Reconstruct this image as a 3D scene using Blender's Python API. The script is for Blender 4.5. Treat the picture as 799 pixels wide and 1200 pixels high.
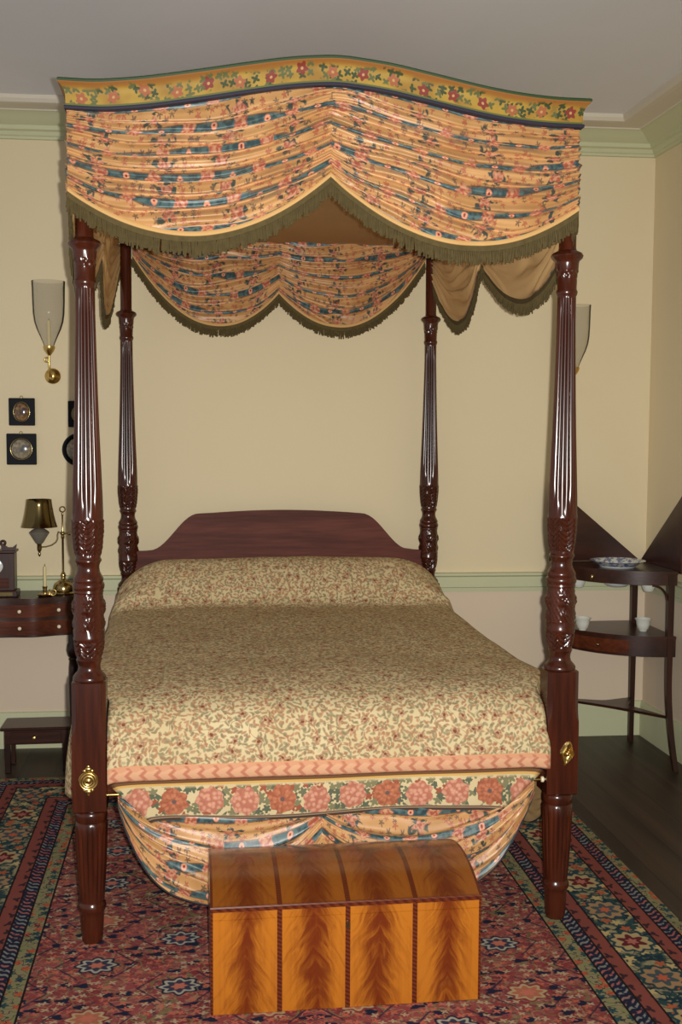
import bpy, bmesh, math, random
from mathutils import Vector, Matrix, noise
PI = math.pi
random.seed(7)
for o in list(bpy.data.objects):
    bpy.data.objects.remove(o, do_unlink=True)
SC = bpy.context.scene
COL = SC.collection

# ------------------------------------------------------------------ camera
F_PX = 1320.18
CAM = Vector((0.3154, -3.4018, 1.5654))
pit, yaw, rol = 0.0730, 0.1293, 0.0049
fwd = Vector((math.sin(yaw)*math.cos(pit), math.cos(yaw)*math.cos(pit), -math.sin(pit)))
rt = Vector((math.cos(yaw), -math.sin(yaw), 0)); upv = rt.cross(fwd)
r2 = rt*math.cos(rol) + upv*math.sin(rol); u2 = upv*math.cos(rol) - rt*math.sin(rol)
cd = bpy.data.cameras.new('camera'); cam = bpy.data.objects.new('camera', cd); COL.objects.link(cam)
cd.sensor_fit = 'AUTO'; cd.sensor_width = 36.0; cd.lens = F_PX/1200*36.0; cd.clip_start = 0.05
m = Matrix.Identity(4)
for i in range(3):
    m[i][0] = r2[i]; m[i][1] = u2[i]; m[i][2] = -fwd[i]; m[i][3] = CAM[i]
cam.matrix_world = m
SC.camera = cam

# ------------------------------------------------------------------ light: the camera's own flash beside the lens, and dim room light
wd = bpy.data.worlds.new('room_light'); SC.world = wd; wd.use_nodes = True
wd.node_tree.nodes['Background'].inputs[0].default_value = (1.0, 0.97, 0.95, 1)
wd.node_tree.nodes['Background'].inputs[1].default_value = 0.42
fl = bpy.data.lights.new('camera_flash', 'SPOT'); fo = bpy.data.objects.new('camera_flash', fl); COL.objects.link(fo)
fl.energy = 585; fl.color = (1.0, 0.975, 0.92); fl.shadow_soft_size = 0.012
fl.spot_size = math.radians(86); fl.spot_blend = 1.0
fo.matrix_world = Matrix.Translation(CAM + r2*0.046 + u2*0.012 + fwd*0.01) @ m.to_3x3().to_4x4()
SC.view_settings.view_transform = 'Standard'; SC.view_settings.look = 'None'
SC.view_settings.gamma = 1.0; SC.view_settings.use_curve_mapping = False
SC.view_settings.exposure = 0.0

# ------------------------------------------------------------------ node expression helper
def S(r, g, b):            # sRGB 0-255 -> linear
    f = lambda c: c/12.92 if c <= 0.04045 else ((c+0.055)/1.055)**2.4
    return (f(r/255), f(g/255), f(b/255), 1)

class V:                   # a float socket with arithmetic
    def __init__(s, g, sock): s.g = g; s.s = sock
    def __add__(s, o): return s.g.m('ADD', s, o)
    __radd__ = __add__
    def __sub__(s, o): return s.g.m('SUBTRACT', s, o)
    def __rsub__(s, o): return s.g.m('SUBTRACT', o, s)
    def __mul__(s, o): return s.g.m('MULTIPLY', s, o)
    __rmul__ = __mul__
    def __truediv__(s, o): return s.g.m('DIVIDE', s, o)

class Mat:
    def __init__(s, name, rough=0.5, metal=0.0, spec=0.5):
        s.mat = bpy.data.materials.new(name); s.mat.use_nodes = True
        s.nt = s.mat.node_tree; s.n = s.nt.nodes; s.l = s.nt.links
        s.b = s.n['Principled BSDF']
        s.b.inputs['Roughness'].default_value = rough; s.b.inputs['Metallic'].default_value = metal
        s.b.inputs['Specular IOR Level'].default_value = spec
        s._tc = None
    def put(s, inp, v):
        if isinstance(v, V): s.l.new(v.s, inp)
        elif isinstance(v, bpy.types.NodeSocket): s.l.new(v, inp)
        else: inp.default_value = v
    def m(s, op, a, b=None, c=None):
        n = s.n.new('ShaderNodeMath'); n.operation = op
        s.put(n.inputs[0], a)
        if b is not None: s.put(n.inputs[1], b)
        if c is not None: s.put(n.inputs[2], c)
        return V(s, n.outputs[0])
    def sin(s, a): return s.m('SINE', a)
    def cos(s, a): return s.m('COSINE', a)
    def floor(s, a): return s.m('FLOOR', a)
    def fract(s, a): return s.m('FRACT', a)
    def abs(s, a): return s.m('ABSOLUTE', a)
    def min(s, a, b): return s.m('MINIMUM', a, b)
    def max(s, a, b): return s.m('MAXIMUM', a, b)
    def sqrt(s, a): return s.m('SQRT', a)
    def atan2(s, a, b): return s.m('ARCTAN2', a, b)
    def ss(s, a, lo, hi):                    # smoothstep
        n = s.n.new('ShaderNodeMapRange'); n.interpolation_type = 'SMOOTHSTEP'
        s.put(n.inputs['Value'], a); s.put(n.inputs['From Min'], lo); s.put(n.inputs['From Max'], hi)
        return V(s, n.outputs[0])
    def lt(s, a, t, w=0.1):                  # soft a < t
        if isinstance(t, V): return 1 - s.ss(a - t, -w, w)
        return 1 - s.ss(a, t-w, t+w)
    def band(s, a, lo, hi, w): return s.ss(a, lo-w, lo+w) * (1 - s.ss(a, hi-w, hi+w))
    def tc(s, which):
        if s._tc is None: s._tc = s.n.new('ShaderNodeTexCoord')
        return s._tc.outputs[which]
    def xyz(s, vec):
        n = s.n.new('ShaderNodeSeparateXYZ'); s.l.new(vec, n.inputs[0])
        return [V(s, n.outputs[i]) for i in range(3)]
    def vec(s, x, y=0.0, z=0.0):
        n = s.n.new('ShaderNodeCombineXYZ')
        for i, v in enumerate((x, y, z)): s.put(n.inputs[i], v)
        return n.outputs[0]
    def noise(s, vec, scale, detail=2.0, rough=0.5, dist=0.0):
        n = s.n.new('ShaderNodeTexNoise'); s.l.new(vec, n.inputs['Vector'])
        n.inputs['Scale'].default_value = scale; n.inputs['Detail'].default_value = detail
        n.inputs['Roughness'].default_value = rough; n.inputs['Distortion'].default_value = dist
        return V(s, n.outputs[0])
    def rand(s, a, b=0.0):
        n = s.n.new('ShaderNodeTexWhiteNoise'); n.noise_dimensions = '2D'
        s.l.new(s.vec(a, b), n.inputs['Vector']); return V(s, n.outputs['Value'])
    def vor(s, x, y, scale, rnd=1.0):        # nearest cell: local x, local y, random value
        n = s.n.new('ShaderNodeTexVoronoi'); n.voronoi_dimensions = '2D'
        s.l.new(s.vec(x, y), n.inputs['Vector']); n.inputs['Scale'].default_value = scale
        n.inputs['Randomness'].default_value = rnd
        px, py, _ = s.xyz(n.outputs['Position'])
        c = s.n.new('ShaderNodeSeparateColor'); s.l.new(n.outputs['Color'], c.inputs[0])
        return x - px, y - py, V(s, c.outputs[0]), V(s, c.outputs[1])
    def polar(s, x, y): return s.sqrt(x*x + y*y), s.atan2(y, x)
    def cell(s, x, period): i = s.floor(x/period); return (s.fract(x/period) - 0.5)*period, i
    def mix(s, f, a, b):
        n = s.n.new('ShaderNodeMix'); n.data_type = 'RGBA'
        s.put(n.inputs[0], f); s.put(n.inputs[6], a); s.put(n.inputs[7], b)
        return n.outputs[2]
    def mulc(s, col, v):
        n = s.n.new('ShaderNodeMix'); n.data_type = 'RGBA'; n.blend_type = 'MULTIPLY'
        n.inputs[0].default_value = 1.0; s.put(n.inputs[6], col); s.l.new(s.vec(v, v, v), n.inputs[7])
        return n.outputs[2]
    def color(s, c): s.put(s.b.inputs['Base Color'], c); return s
    def rough(s, v): s.put(s.b.inputs['Roughness'], v); return s
    def bump(s, h, strength=0.3, dist=0.01):
        n = s.n.new('ShaderNodeBump'); n.inputs['Strength'].default_value = strength
        n.inputs['Distance'].default_value = dist; s.put(n.inputs['Height'], h)
        s.l.new(n.outputs[0], s.b.inputs['Normal']); return s

M = {}
def plain(name, c, rough=0.6, metal=0.0, spec=0.5, var=0.08, scale=6.0, bump=0.0):
    g = Mat(name, rough, metal, spec)
    n = g.noise(g.tc('Object'), scale, 3)
    g.color(g.mulc(c, 1 - var + n*(2*var)))
    if bump: g.bump(g.noise(g.tc('Object'), scale*40, 2), bump, 0.002)
    M[name] = g.mat; return g.mat

plain('wall_paint', S(226, 211, 176), 0.85, spec=0.2, var=0.02, scale=2.0, bump=0.08)
plain('dado_paint', S(222, 204, 180), 0.85, spec=0.2, var=0.02, scale=2.0, bump=0.08)
plain('trim_green', S(200, 202, 166), 0.55, spec=0.3, var=0.02)
plain('trim_white', S(216, 208, 190), 0.6, spec=0.3, var=0.02)
plain('ceiling_paint', S(232, 233, 237), 0.9, spec=0.1, var=0.02)
plain('brass', (0.62, 0.43, 0.14, 1), 0.28, 1.0, var=0.15, scale=40)
plain('old_brass', (0.40, 0.30, 0.13, 1), 0.20, 1.0, var=0.2, scale=30)
plain('shade_brass', (0.17, 0.125, 0.05, 1), 0.16, 1.0, var=0.15, scale=30)
plain('ivory', S(226, 214, 180), 0.4, var=0.05)
plain('wax', S(222, 206, 150), 0.5, var=0.05)
plain('porcelain', S(214, 216, 206), 0.2, var=0.03)
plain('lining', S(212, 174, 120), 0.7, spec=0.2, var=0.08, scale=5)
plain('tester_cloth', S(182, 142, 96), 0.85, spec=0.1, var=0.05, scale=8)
plain('fringe_olive', S(88, 76, 48), 0.9, spec=0.15, var=0.3, scale=60)
plain('edge_tape', S(206, 164, 104), 0.6, spec=0.3, var=0.06)
plain('dark_piping', S(44, 46, 52), 0.7, var=0.1)
plain('black_frame', S(17, 18, 25), 0.55, spec=0.15, var=0.1)
plain('lead_grey', S(112, 106, 96), 0.4, var=0.2, scale=50)
plain('iron_dark', S(30, 26, 24), 0.5, var=0.1)

def wood(name, dark, light, rough=0.25, scale=10.0, axis='Z', stretch=0.08, spec=0.5, coat=0.0):
    g = Mat(name, rough, 0, spec)
    x, y, z = g.xyz(g.tc('Object'))
    k = {'X': (stretch, 1, 1), 'Y': (1, stretch, 1), 'Z': (1, 1, stretch)}[axis]
    p = g.vec(x*k[0], y*k[1], z*k[2])
    n1 = g.noise(p, scale, 4, 0.6, 0.6); n2 = g.noise(p, scale*9, 2, 0.5)
    f = g.ss(n1*0.75 + n2*0.25, 0.32, 0.68)
    g.color(g.mix(f, dark, light))
    g.bump(n2, 0.06, 0.002)
    if coat: g.b.inputs['Coat Weight'].default_value = coat; g.b.inputs['Coat Roughness'].default_value = 0.15
    M[name] = g.mat; return g.mat
wood('mahogany', S(48, 20, 12), S(82, 36, 19), 0.22, spec=0.5)
wood('headboard_wood', S(74, 38, 32), S(108, 60, 50), 0.6, axis='X', spec=0.2)
wood('dark_wood', S(40, 20, 15), S(66, 34, 24), 0.3, axis='X')
wood('dark_wood_upright', S(38, 20, 15), S(60, 32, 23), 0.3, axis='Z')
wood('drawer_wood', S(64, 28, 18), S(104, 52, 30), 0.22, axis='X')
wood('clock_wood', S(44, 24, 22), S(66, 38, 32), 0.35, axis='Z')

def floor_mat():
    g = Mat('floor_boards', 0.42, 0, 0.4)
    x, y, z = g.xyz(g.tc('Object'))
    fx, ix = g.cell(x, 0.16)
    r = g.rand(ix)
    p = g.vec(x + r*7, y*0.06, r*5)
    n = g.noise(p, 14, 4, 0.6, 0.5)
    c = g.mix(g.ss(n, 0.3, 0.7), S(42, 32, 25), S(66, 50, 38))
    c = g.mulc(c, 0.85 + r*0.3)
    gap = g.ss(g.abs(fx), 0.077, 0.0795)
    c = g.mix(gap, c, S(22, 16, 12))
    g.color(c); g.bump(n - gap, 0.15, 0.002); M['floor'] = g.mat
floor_mat()

def rug_mat(hx, hy):
    g = Mat('rug', 0.95, 0, 0.1)
    x, y, z = g.xyz(g.tc('Object'))
    w1 = g.noise(g.tc('Object'), 30, 2) - 0.5
    ax, ay = g.abs(x), g.abs(y)
    d = g.min(hx - ax, hy - ay)                       # distance to the rug's edge
    onx = g.ss((hx - ax) - (hy - ay), -0.001, 0.001)    # 0 on the long sides, 1 on the ends
    al = y*(1 - onx) + x*onx                           # runs along the border
    # colours of the wool
    red, red2 = S(126, 54, 56), S(146, 78, 74)
    navy, teal, ivory = S(34, 38, 58), S(44, 76, 78), S(178, 160, 122)
    coral, rust, olive, brown = S(186, 100, 72), S(126, 56, 42), S(112, 110, 72), S(60, 40, 34)
    # --- field
    c = g.mix(g.ss(g.noise(g.tc('Object'), 9, 3), 0.35, 0.65), red, red2)
    xs = ax + w1*0.012; ys = y + (g.noise(g.tc('Object'), 24, 1) - 0.5)*0.012
    vine = g.abs(g.noise(g.vec(xs, ys), 11, 1, 0.5, 0.4) - 0.5)
    c = g.mix(g.lt(vine, 0.016, 0.006)*0.8, c, olive)
    vine2 = g.abs(g.noise(g.vec(xs + 9.0, ys), 15, 1, 0.5, 0.4) - 0.5)
    c = g.mix(g.lt(vine2, 0.012, 0.006)*0.7, c, S(170, 130, 100))
    c = g.mix(g.ss(g.noise(g.vec(xs, ys, 5.0), 75, 2), 0.52, 0.62)*0.55, c, S(150, 116, 96))
    c = g.mix(g.ss(g.noise(g.vec(xs, ys, 9.0), 60, 2), 0.56, 0.64)*0.7, c, S(70, 54, 64))
    lx, ly, q, q2 = g.vor(xs, ys, 17, 0.75)            # dark leaves
    r, t = g.polar(lx*0.8, ly*1.5)
    c = g.mix(g.lt(r, 0.017 + g.cos(t*3)*0.005, 0.003)*g.ss(q, 0.35, 0.4), c, navy)
    lx, ly, q, q2 = g.vor(xs + 3.3, ys + 1.7, 30, 0.85)   # small pale blossoms
    r, t = g.polar(lx, ly*1.2)
    fl_ = g.lt(r, 0.0085 + g.cos(t*4 + q*6)*0.004, 0.002)
    c = g.mix(fl_*0.85, c, g.mix(g.ss(q2, 0.45, 0.55), S(182, 158, 128), S(190, 104, 84)))
    px_, py_ = 0.24, 0.30                              # the lattice of large rosettes
    gx, ix = g.cell(ax, px_)
    sh = g.fract(ix*0.5)*py_
    gy, iy = g.cell(ys + sh, py_)
    r, t = g.polar(gx*0.8, gy)
    rr = g.rand(ix + 3.0, iy)
    lat = g.abs(g.abs(gx)*0.9 + g.abs(gy)*0.75 - 0.105)
    c = g.mix(g.lt(lat, 0.0035, 0.002)*g.ss(g.abs(gx), 0.045, 0.05)*0.8, c, navy)
    pet = 0.040 + g.cos(t*8)*0.006
    c = g.mix(g.lt(r, pet + 0.008, 0.003), c, g.mix(g.ss(rr, 0.5, 0.51), red, navy))
    c = g.mix(g.lt(r, pet, 0.003), c, g.mix(g.ss(rr, 0.5, 0.51), S(176, 156, 118), S(170, 166, 150)))
    c = g.mix(g.lt(r, pet - 0.009, 0.003), c, g.mix(g.ss(rr, 0.5, 0.51), S(170, 104, 80), S(60, 58, 76)))
    c = g.mix(g.lt(r, 0.016 + g.cos(t*6)*0.003, 0.003), c, g.mix(g.ss(rr, 0.3, 0.31), S(80, 48, 46), S(188, 110, 90)))
    # --- guard stripes
    def floral(ground, seed, dens):
        k = g.mix(g.ss(g.noise(g.vec(d, al, seed), 40, 2), 0.35, 0.6), ground, S(132, 130, 92))
        lx, ly, q, q2 = g.vor(d + seed, al, 27, 0.6)
        r, t = g.polar(lx, ly)
        k = g.mix(g.lt(r, 0.0125 + g.cos(t*5)*0.004, 0.003)*g.ss(q, 0.2, 0.25), k,
                  g.mix(g.ss(q2, 0.45, 0.5), S(176, 86, 60), teal))
        k = g.mix(g.lt(g.abs(g.noise(g.vec(d, al, seed + 4), 34, 1) - 0.5), 0.02, 0.01)*dens, k, navy)
        return k
    pale = floral(S(142, 130, 98), 2.0, 0.8)
    def dashes():
        fa, ia = g.cell(al + d*0.7, 0.026)
        q = g.rand(ia, 2.0)
        k = g.lt(g.abs(fa + g.sin(d*200)*0.004), 0.0055, 0.002)*g.ss(g.noise(g.vec(al, d), 60, 1), 0.38, 0.5)
        return g.mix(k, navy, g.mix(g.ss(q, 0.5, 0.6), S(158, 98, 94), S(128, 130, 128)))
    dash = dashes()
    fa, ia = g.cell(al, 0.062)
    r, t = g.polar(fa*0.7, (g.fract((d - 0.003)/0.0495) - 0.5)*0.05 + g.sin(al*60)*0.006)
    redg = g.mix(g.lt(r, 0.010 + g.cos(t*3 + ia)*0.004, 0.003), S(132, 72, 64), S(58, 40, 46))
    # --- wide main border
    k = g.mix(g.ss(g.noise(g.vec(d, al, 1.0), 26, 2), 0.42, 0.56), S(150, 140, 106), S(46, 70, 72))
    k = g.mix(g.lt(g.abs(g.noise(g.vec(d, al, 7.0), 22, 1, 0.5, 0.5) - 0.5), 0.03, 0.012), k, S(30, 54, 64))
    lx, ly, q, q2 = g.vor(d, al, 17, 0.8)
    r, t = g.polar(lx, ly)
    k = g.mix(g.lt(r, 0.015 + g.cos(t*5)*0.005, 0.003), k, g.mix(g.ss(q, 0.5, 0.55), S(170, 92, 62), S(188, 166, 116)))
    per = 0.23
    fa, ia = g.cell(al, per)
    mid = d - 0.2125
    odd = g.ss(g.fract(ia*0.5), 0.2, 0.3)
    r, t = g.polar(fa*0.95, mid*1.0)
    pe = 0.056 + g.cos(t*10)*0.006
    k = g.mix(g.lt(r, pe + 0.012, 0.003), k, S(40, 66, 74))
    k = g.mix(g.lt(r, pe, 0.003), k, g.mix(odd, S(172, 152, 110), S(160, 128, 94)))
    star = g.lt(r, 0.036 + g.cos(t*6)*0.010, 0.003)
    k = g.mix(star, k, g.mix(odd, S(96, 40, 44), S(70, 84, 88)))
    k = g.mix(g.lt(r, 0.016 + g.cos(t*6)*0.004, 0.003), k, g.mix(odd, S(170, 104, 92), S(186, 96, 68)))
    main = k
    # --- put the bands together, outer edge to field
    e = [0.045, 0.090, 0.140, 0.285, 0.335, 0.381, 0.436]
    def step(v): return g.ss(d, v - 0.0015, v + 0.0015)
    out = pale
    for v, col in zip(e, (dash, redg, main, redg, dash, pale, c)):
        out = g.mix(step(v), out, col)
    for v in e:
        out = g.mix(g.lt(g.abs(d - v), 0.0032, 0.0012), out, S(34, 28, 30))
    out = g.mulc(out, 0.78 + g.noise(g.tc('Object'), 5, 3)*0.4)
    g.color(out)
    g.bump(g.noise(g.tc('Object'), 420, 1), 0.25, 0.003)
    M['rug'] = g.mat

def swag_mat():
    g = Mat('swag_cotton', 0.38, 0, 0.45)
    u, v, _ = g.xyz(g.tc('UV'))
    wob = g.noise(g.vec(u, v), 14, 2) - 0.5
    uu = u + wob*0.012; vv = v + (g.noise(g.vec(u, v, 4.0), 10, 2) - 0.5)*0.012
    base = g.mix(g.ss(g.noise(g.vec(u, v), 7, 2), 0.35, 0.65), S(182, 134, 82), S(202, 154, 100))
    # small speckled sprigs all over
    lx, ly, q, q2 = g.vor(uu, vv, 44, 0.95)
    r, t = g.polar(lx, ly)
    sp = g.lt(r, 0.0065 + g.cos(t*5 + q*6)*0.003, 0.0018)*g.ss(q, 0.25, 0.3)
    base = g.mix(sp*0.8, base, g.mix(g.ss(q2, 0.6, 0.62), S(164, 88, 66), S(92, 72, 62)))
    # larger bouquets between the ribbons
    bx, ib = g.cell(uu + 0.05, 0.19)
    by, jb = g.cell(vv, 0.105)
    by = by - 0.0
    r, t = g.polar(bx + (g.rand(ib, jb) - 0.5)*0.06, by*1.1 + (g.rand(jb, ib) - 0.5)*0.02)
    leaf = g.lt(r, 0.030 + g.cos(t*5 + ib)*0.013, 0.004)*g.ss(g.noise(g.vec(uu, vv, 2.0), 60, 1), 0.44, 0.52)
    base = g.mix(leaf, base, S(66, 72, 64))
    rose = g.lt(r, 0.018 + g.cos(t*4 + jb)*0.005, 0.003)
    shade = g.noise(g.vec(uu, vv, 8.0), 95, 1)
    base = g.mix(rose, base, g.mix(g.ss(shade, 0.4, 0.6), S(164, 88, 66), S(196, 140, 108)))
    # teal ribbon, broken by coral knots
    ry, jr = g.cell(vv + 0.0525, 0.105)
    rx, ir = g.cell(uu + g.fract(jr*0.37)*0.2, 0.15)
    rib = g.lt(g.abs(ry), 0.0115, 0.0015)
    edge = g.lt(g.abs(g.abs(ry) - 0.0125), 0.0022, 0.001)
    base = g.mix(edge*0.7, base, S(60, 44, 46))
    base = g.mix(rib, base, g.mix(g.ss(g.noise(g.vec(uu, vv), 60, 1), 0.4, 0.6), S(50, 72, 76), S(78, 104, 104)))
    r, t = g.polar(rx, ry)
    base = g.mix(g.lt(r, 0.020 + g.cos(t*4 + ir)*0.004, 0.003), base,
                 g.mix(g.ss(shade, 0.42, 0.58), S(168, 88, 66), S(198, 142, 108)))
    rx2, ir2 = g.cell(uu + g.fract(jr*0.37)*0.2 + 0.075, 0.15)
    r, t = g.polar(rx2, ry)
    base = g.mix(g.lt(r, 0.009, 0.002), base, S(226, 150, 116))
    base = g.mix(g.lt(r, 0.0035, 0.001), base, S(120, 56, 50))
    g.color(base)
    g.bump(g.noise(g.vec(u*0.3, v), 60, 2), 0.12, 0.004)
    g.b.inputs['Sheen Weight'].default_value = 0.1
    M['swag'] = g.mat
swag_mat()

def spread_mat():
    g = Mat('bedspread_cloth', 0.8, 0, 0.25)
    u, v, _ = g.xyz(g.tc('UV'))
    wn = g.noise(g.vec(u, v), 26, 2)
    uu = u + (wn - 0.5)*0.02; vv = v + (g.noise(g.vec(u, v, 3.0), 26, 2) - 0.5)*0.02
    cream = g.mix(g.ss(g.noise(g.vec(u, v), 5, 2), 0.3, 0.7), S(200, 180, 136), S(209, 191, 149))
    c = cream
    # trailing stems
    st = g.abs(g.noise(g.vec(u, v, 1.0), 17, 0, 0.5, 0.3) - 0.5)
    c = g.mix(g.lt(st, 0.008, 0.005)*0.7, c, S(132, 104, 72))
    # leaves: two scattered layers
    for sx, scale, thr, cols in ((0.0, 54, 0.14, (S(136, 130, 98), S(170, 122, 90))), (5.0, 68, 0.16, (S(158, 112, 80), S(130, 114, 84)))):
        lx, ly, q, q2 = g.vor(uu + sx, vv, scale, 0.95)
        a = q*6.28
        ca, sa = g.cos(a), g.sin(a)
        ex = lx*ca + ly*sa; ey = ly*ca - lx*sa
        r, t = g.polar(ex*0.8, ey*1.25)
        lf = g.lt(r, 0.0058 + g.cos(t*2)*0.001, 0.0022)*g.ss(q2, thr, thr + 0.03)
        c = g.mix(lf*0.8, c, g.mix(g.ss(q, 0.45, 0.55), cols[0], cols[1]))
    # blossoms
    lx, ly, q, q2 = g.vor(uu + 2.0, vv + 2.0, 17, 0.9)
    r, t = g.polar(lx, ly)
    bl = g.lt(r, 0.0120 + g.cos(t*5 + q*6)*0.0022, 0.003)*g.ss(q2, 0.3, 0.33)
    c = g.mix(bl*0.85, c, g.mix(g.ss(g.noise(g.vec(uu, vv, 6.0), 130, 1), 0.42, 0.58), S(140, 100, 72), S(186, 146, 114)))
    c = g.mix(g.lt(r, 0.0045, 0.001)*bl, c, S(116, 70, 44))
    # --- border bands, v in metres up from the hem
    # rose band
    k = cream
    fx, ix = g.cell(u + 0.02, 0.108)
    yy = v - 0.060 + (g.rand(ix, 5.0) - 0.5)*0.012
    kind = g.fract(ix*0.3333 + 0.02)
    lx, ly, q, q2 = g.vor(u, v, 46, 0.95)
    r, t = g.polar(lx, ly)
    lf = g.lt(r, 0.0125 + g.cos(t*5 + q*6)*0.004, 0.0015)*g.lt(g.abs(v - 0.062), 0.045, 0.006)*g.ss(q2, 0.12, 0.15)
    k = g.mix(lf, k, g.mix(g.ss(q, 0.4, 0.5), S(92, 98, 78), g.mix(g.ss(q, 0.78, 0.8), S(124, 120, 88), S(150, 84, 60))))
    r, t = g.polar(fx + (g.rand(ix, 1.0) - 0.5)*0.012, yy)
    pet = 0.0415 + g.cos(t*7 + ix)*0.003 + (g.noise(g.vec(u, v), 60, 1) - 0.5)*0.012
    mask = g.lt(r, pet, 0.0015)
    qx, qy, qa, qb = g.vor(u, v, 64, 0.9)
    qr, qt = g.polar(qx, qy)
    ring = g.ss(qr + qb*0.002 + g.sin(r*260 + g.cos(t*5 + ix)*1.5)*0.0012 - g.ss(r, 0.03, 0.045)*0.0, 0.0105, 0.003)*0.85 + qa*0.15
    ring = ring*(1.15 - r*9)
    pale_rose = g.mix(ring, S(172, 106, 84), S(210, 154, 128))
    deep_rose = g.mix(ring*0.75 + g.sin(t*13 + qa*2)*0.14 + 0.12, S(152, 86, 60), S(192, 122, 90))
    rosec = g.mix(g.ss(kind, 0.5, 0.52), pale_rose, deep_rose)
    k = g.mix(mask, k, rosec)
    k = g.mix(g.lt(r, 0.007, 0.002)*g.ss(kind, 0.5, 0.52), k, S(104, 84, 80))
    # braid
    b_v = v - 0.166
    z1 = g.fract(u/0.043 + g.abs(b_v)*15)
    z2 = g.fract(u/0.043 - g.abs(b_v)*24 + 0.45)
    br = g.mix(g.ss(g.abs(z1 - 0.5), 0.30, 0.44), S(208, 152, 118), S(188, 124, 96))
    br = g.mix(g.lt(g.abs(b_v + g.sin(u*150)*0.003), 0.014, 0.002), br,
               g.mix(g.ss(g.abs(z2 - 0.5), 0.26, 0.42), S(216, 166, 130), S(190, 124, 96)))
    br = g.mix(g.ss(g.abs(b_v), 0.023, 0.026), br, S(210, 150, 112))
    # bands
    def step(a): return g.ss(v, a - 0.0008, a + 0.0008)
    out = S(120, 98, 80)
    for a, col in ((0.004, S(86, 72, 74)), (0.008, S(176, 152, 116)), (0.0115, S(110, 88, 78)), (0.016, k), (0.112, S(206, 164, 92)),
                   (0.119, S(112, 78, 50)), (0.128, S(62, 44, 42)), (0.134, S(140, 128, 118)), (0.138, br), (0.195, c)):  # darkest stripe is painted shadow under the braid's overlapping fold
        out = g.mix(step(a), out, col)
    g.color(out)
    g.bump(g.noise(g.vec(u, v), 260, 2), 0.15, 0.003)
    M['spread'] = g.mat
spread_mat()

def cornice_mat():
    g = Mat('painted_cornice', 0.55, 0, 0.25)
    u, v, _ = g.xyz(g.tc('UV'))
    c = g.mix(g.ss(g.noise(g.vec(u, v), 12, 2), 0.35, 0.65), S(170, 138, 54), S(150, 112, 44))
    c = g.mix(g.ss(v, 0.050, 0.066), c, S(150, 98, 46))
    wv = v - 0.038 + g.sin(u*26)*0.006
    lx, ly, q, q2 = g.vor(u, v, 46, 0.9)
    r, t = g.polar(lx, ly)
    lf = g.lt(r, 0.0095 + g.cos(t*4 + q*6)*0.004, 0.0015)*g.lt(g.abs(wv), 0.021, 0.004)*g.ss(q2, 0.25, 0.28)
    c = g.mix(lf, c, g.mix(g.ss(q, 0.45, 0.5), S(58, 70, 40), S(92, 96, 56)))
    fx, ix = g.cell(u, 0.088)
    r, t = g.polar(fx, wv + (g.rand(ix) - 0.5)*0.012)
    rs = g.lt(r, 0.0150 + g.cos(t*5 + ix)*0.003, 0.0015)
    c = g.mix(rs, c, g.mix(g.ss(g.rand(ix, 2.0), 0.5, 0.52), S(128, 52, 40), S(158, 92, 56)))
    c = g.mix(g.lt(r, 0.004, 0.001), c, S(186, 146, 96))
    c = g.mix(g.lt(v, 0.0145, 0.001), c, S(92, 96, 44))
    c = g.mix(g.lt(v, 0.009, 0.001), c, S(46, 46, 62))
    c = g.mix(g.ss(v, 0.0695, 0.071), c, S(46, 70, 38))
    g.color(c); M['cornice'] = g.mat
cornice_mat()

def chest_mat(x0, x1, z0, z1):
    """figured panels between dark bands; local origin at the chest's base centre"""
    g = Mat('figured_satinwood', 0.22, 0, 0.5)
    x, y, z = g.xyz(g.tc('Object'))
    w = (x1 - x0)/4
    fx, ix = g.cell(x - x0, w)
    q = g.rand(ix, 3.0)
    core = g.abs(fx + (q - 0.5)*0.03 + (g.noise(g.tc('Object'), 9, 2) - 0.5)*0.05)
    fl = g.noise(g.vec(core*10 + ix*3, 0.0, (z + y*0.6)*16 + core*26), 2.6, 3, 0.55, 0.7)
    stripe = g.noise(g.vec(fx*70, ix, z*3 + y*3), 1.0, 3)
    f = g.ss(g.lt(core, 0.030, 0.045)*0.55 + fl*0.75 + stripe*0.25, 0.45, 1.05)
    c = g.mix(f, S(180, 108, 32), S(106, 43, 15))
    c = g.mix(g.ss(stripe, 0.5, 0.7)*0.25, c, S(150, 78, 24))
    band = g.ss(g.abs(fx), w/2 - 0.0075, w/2 - 0.006)
    front = g.ss(z, z1 - 0.014, z1 - 0.011)*g.lt(z, z1 + 0.004, 0.002)
    bandc = g.mix(g.ss(g.fract(z*90 + y*90 + x*40), 0.3, 0.7), S(74, 30, 18), S(104, 46, 24))
    c = g.mix(g.max(band, front), c, bandc)
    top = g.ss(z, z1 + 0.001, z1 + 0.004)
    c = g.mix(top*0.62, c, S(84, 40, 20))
    g.color(c); g.bump(stripe, 0.03, 0.001)
    M['chest'] = g.mat

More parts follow.
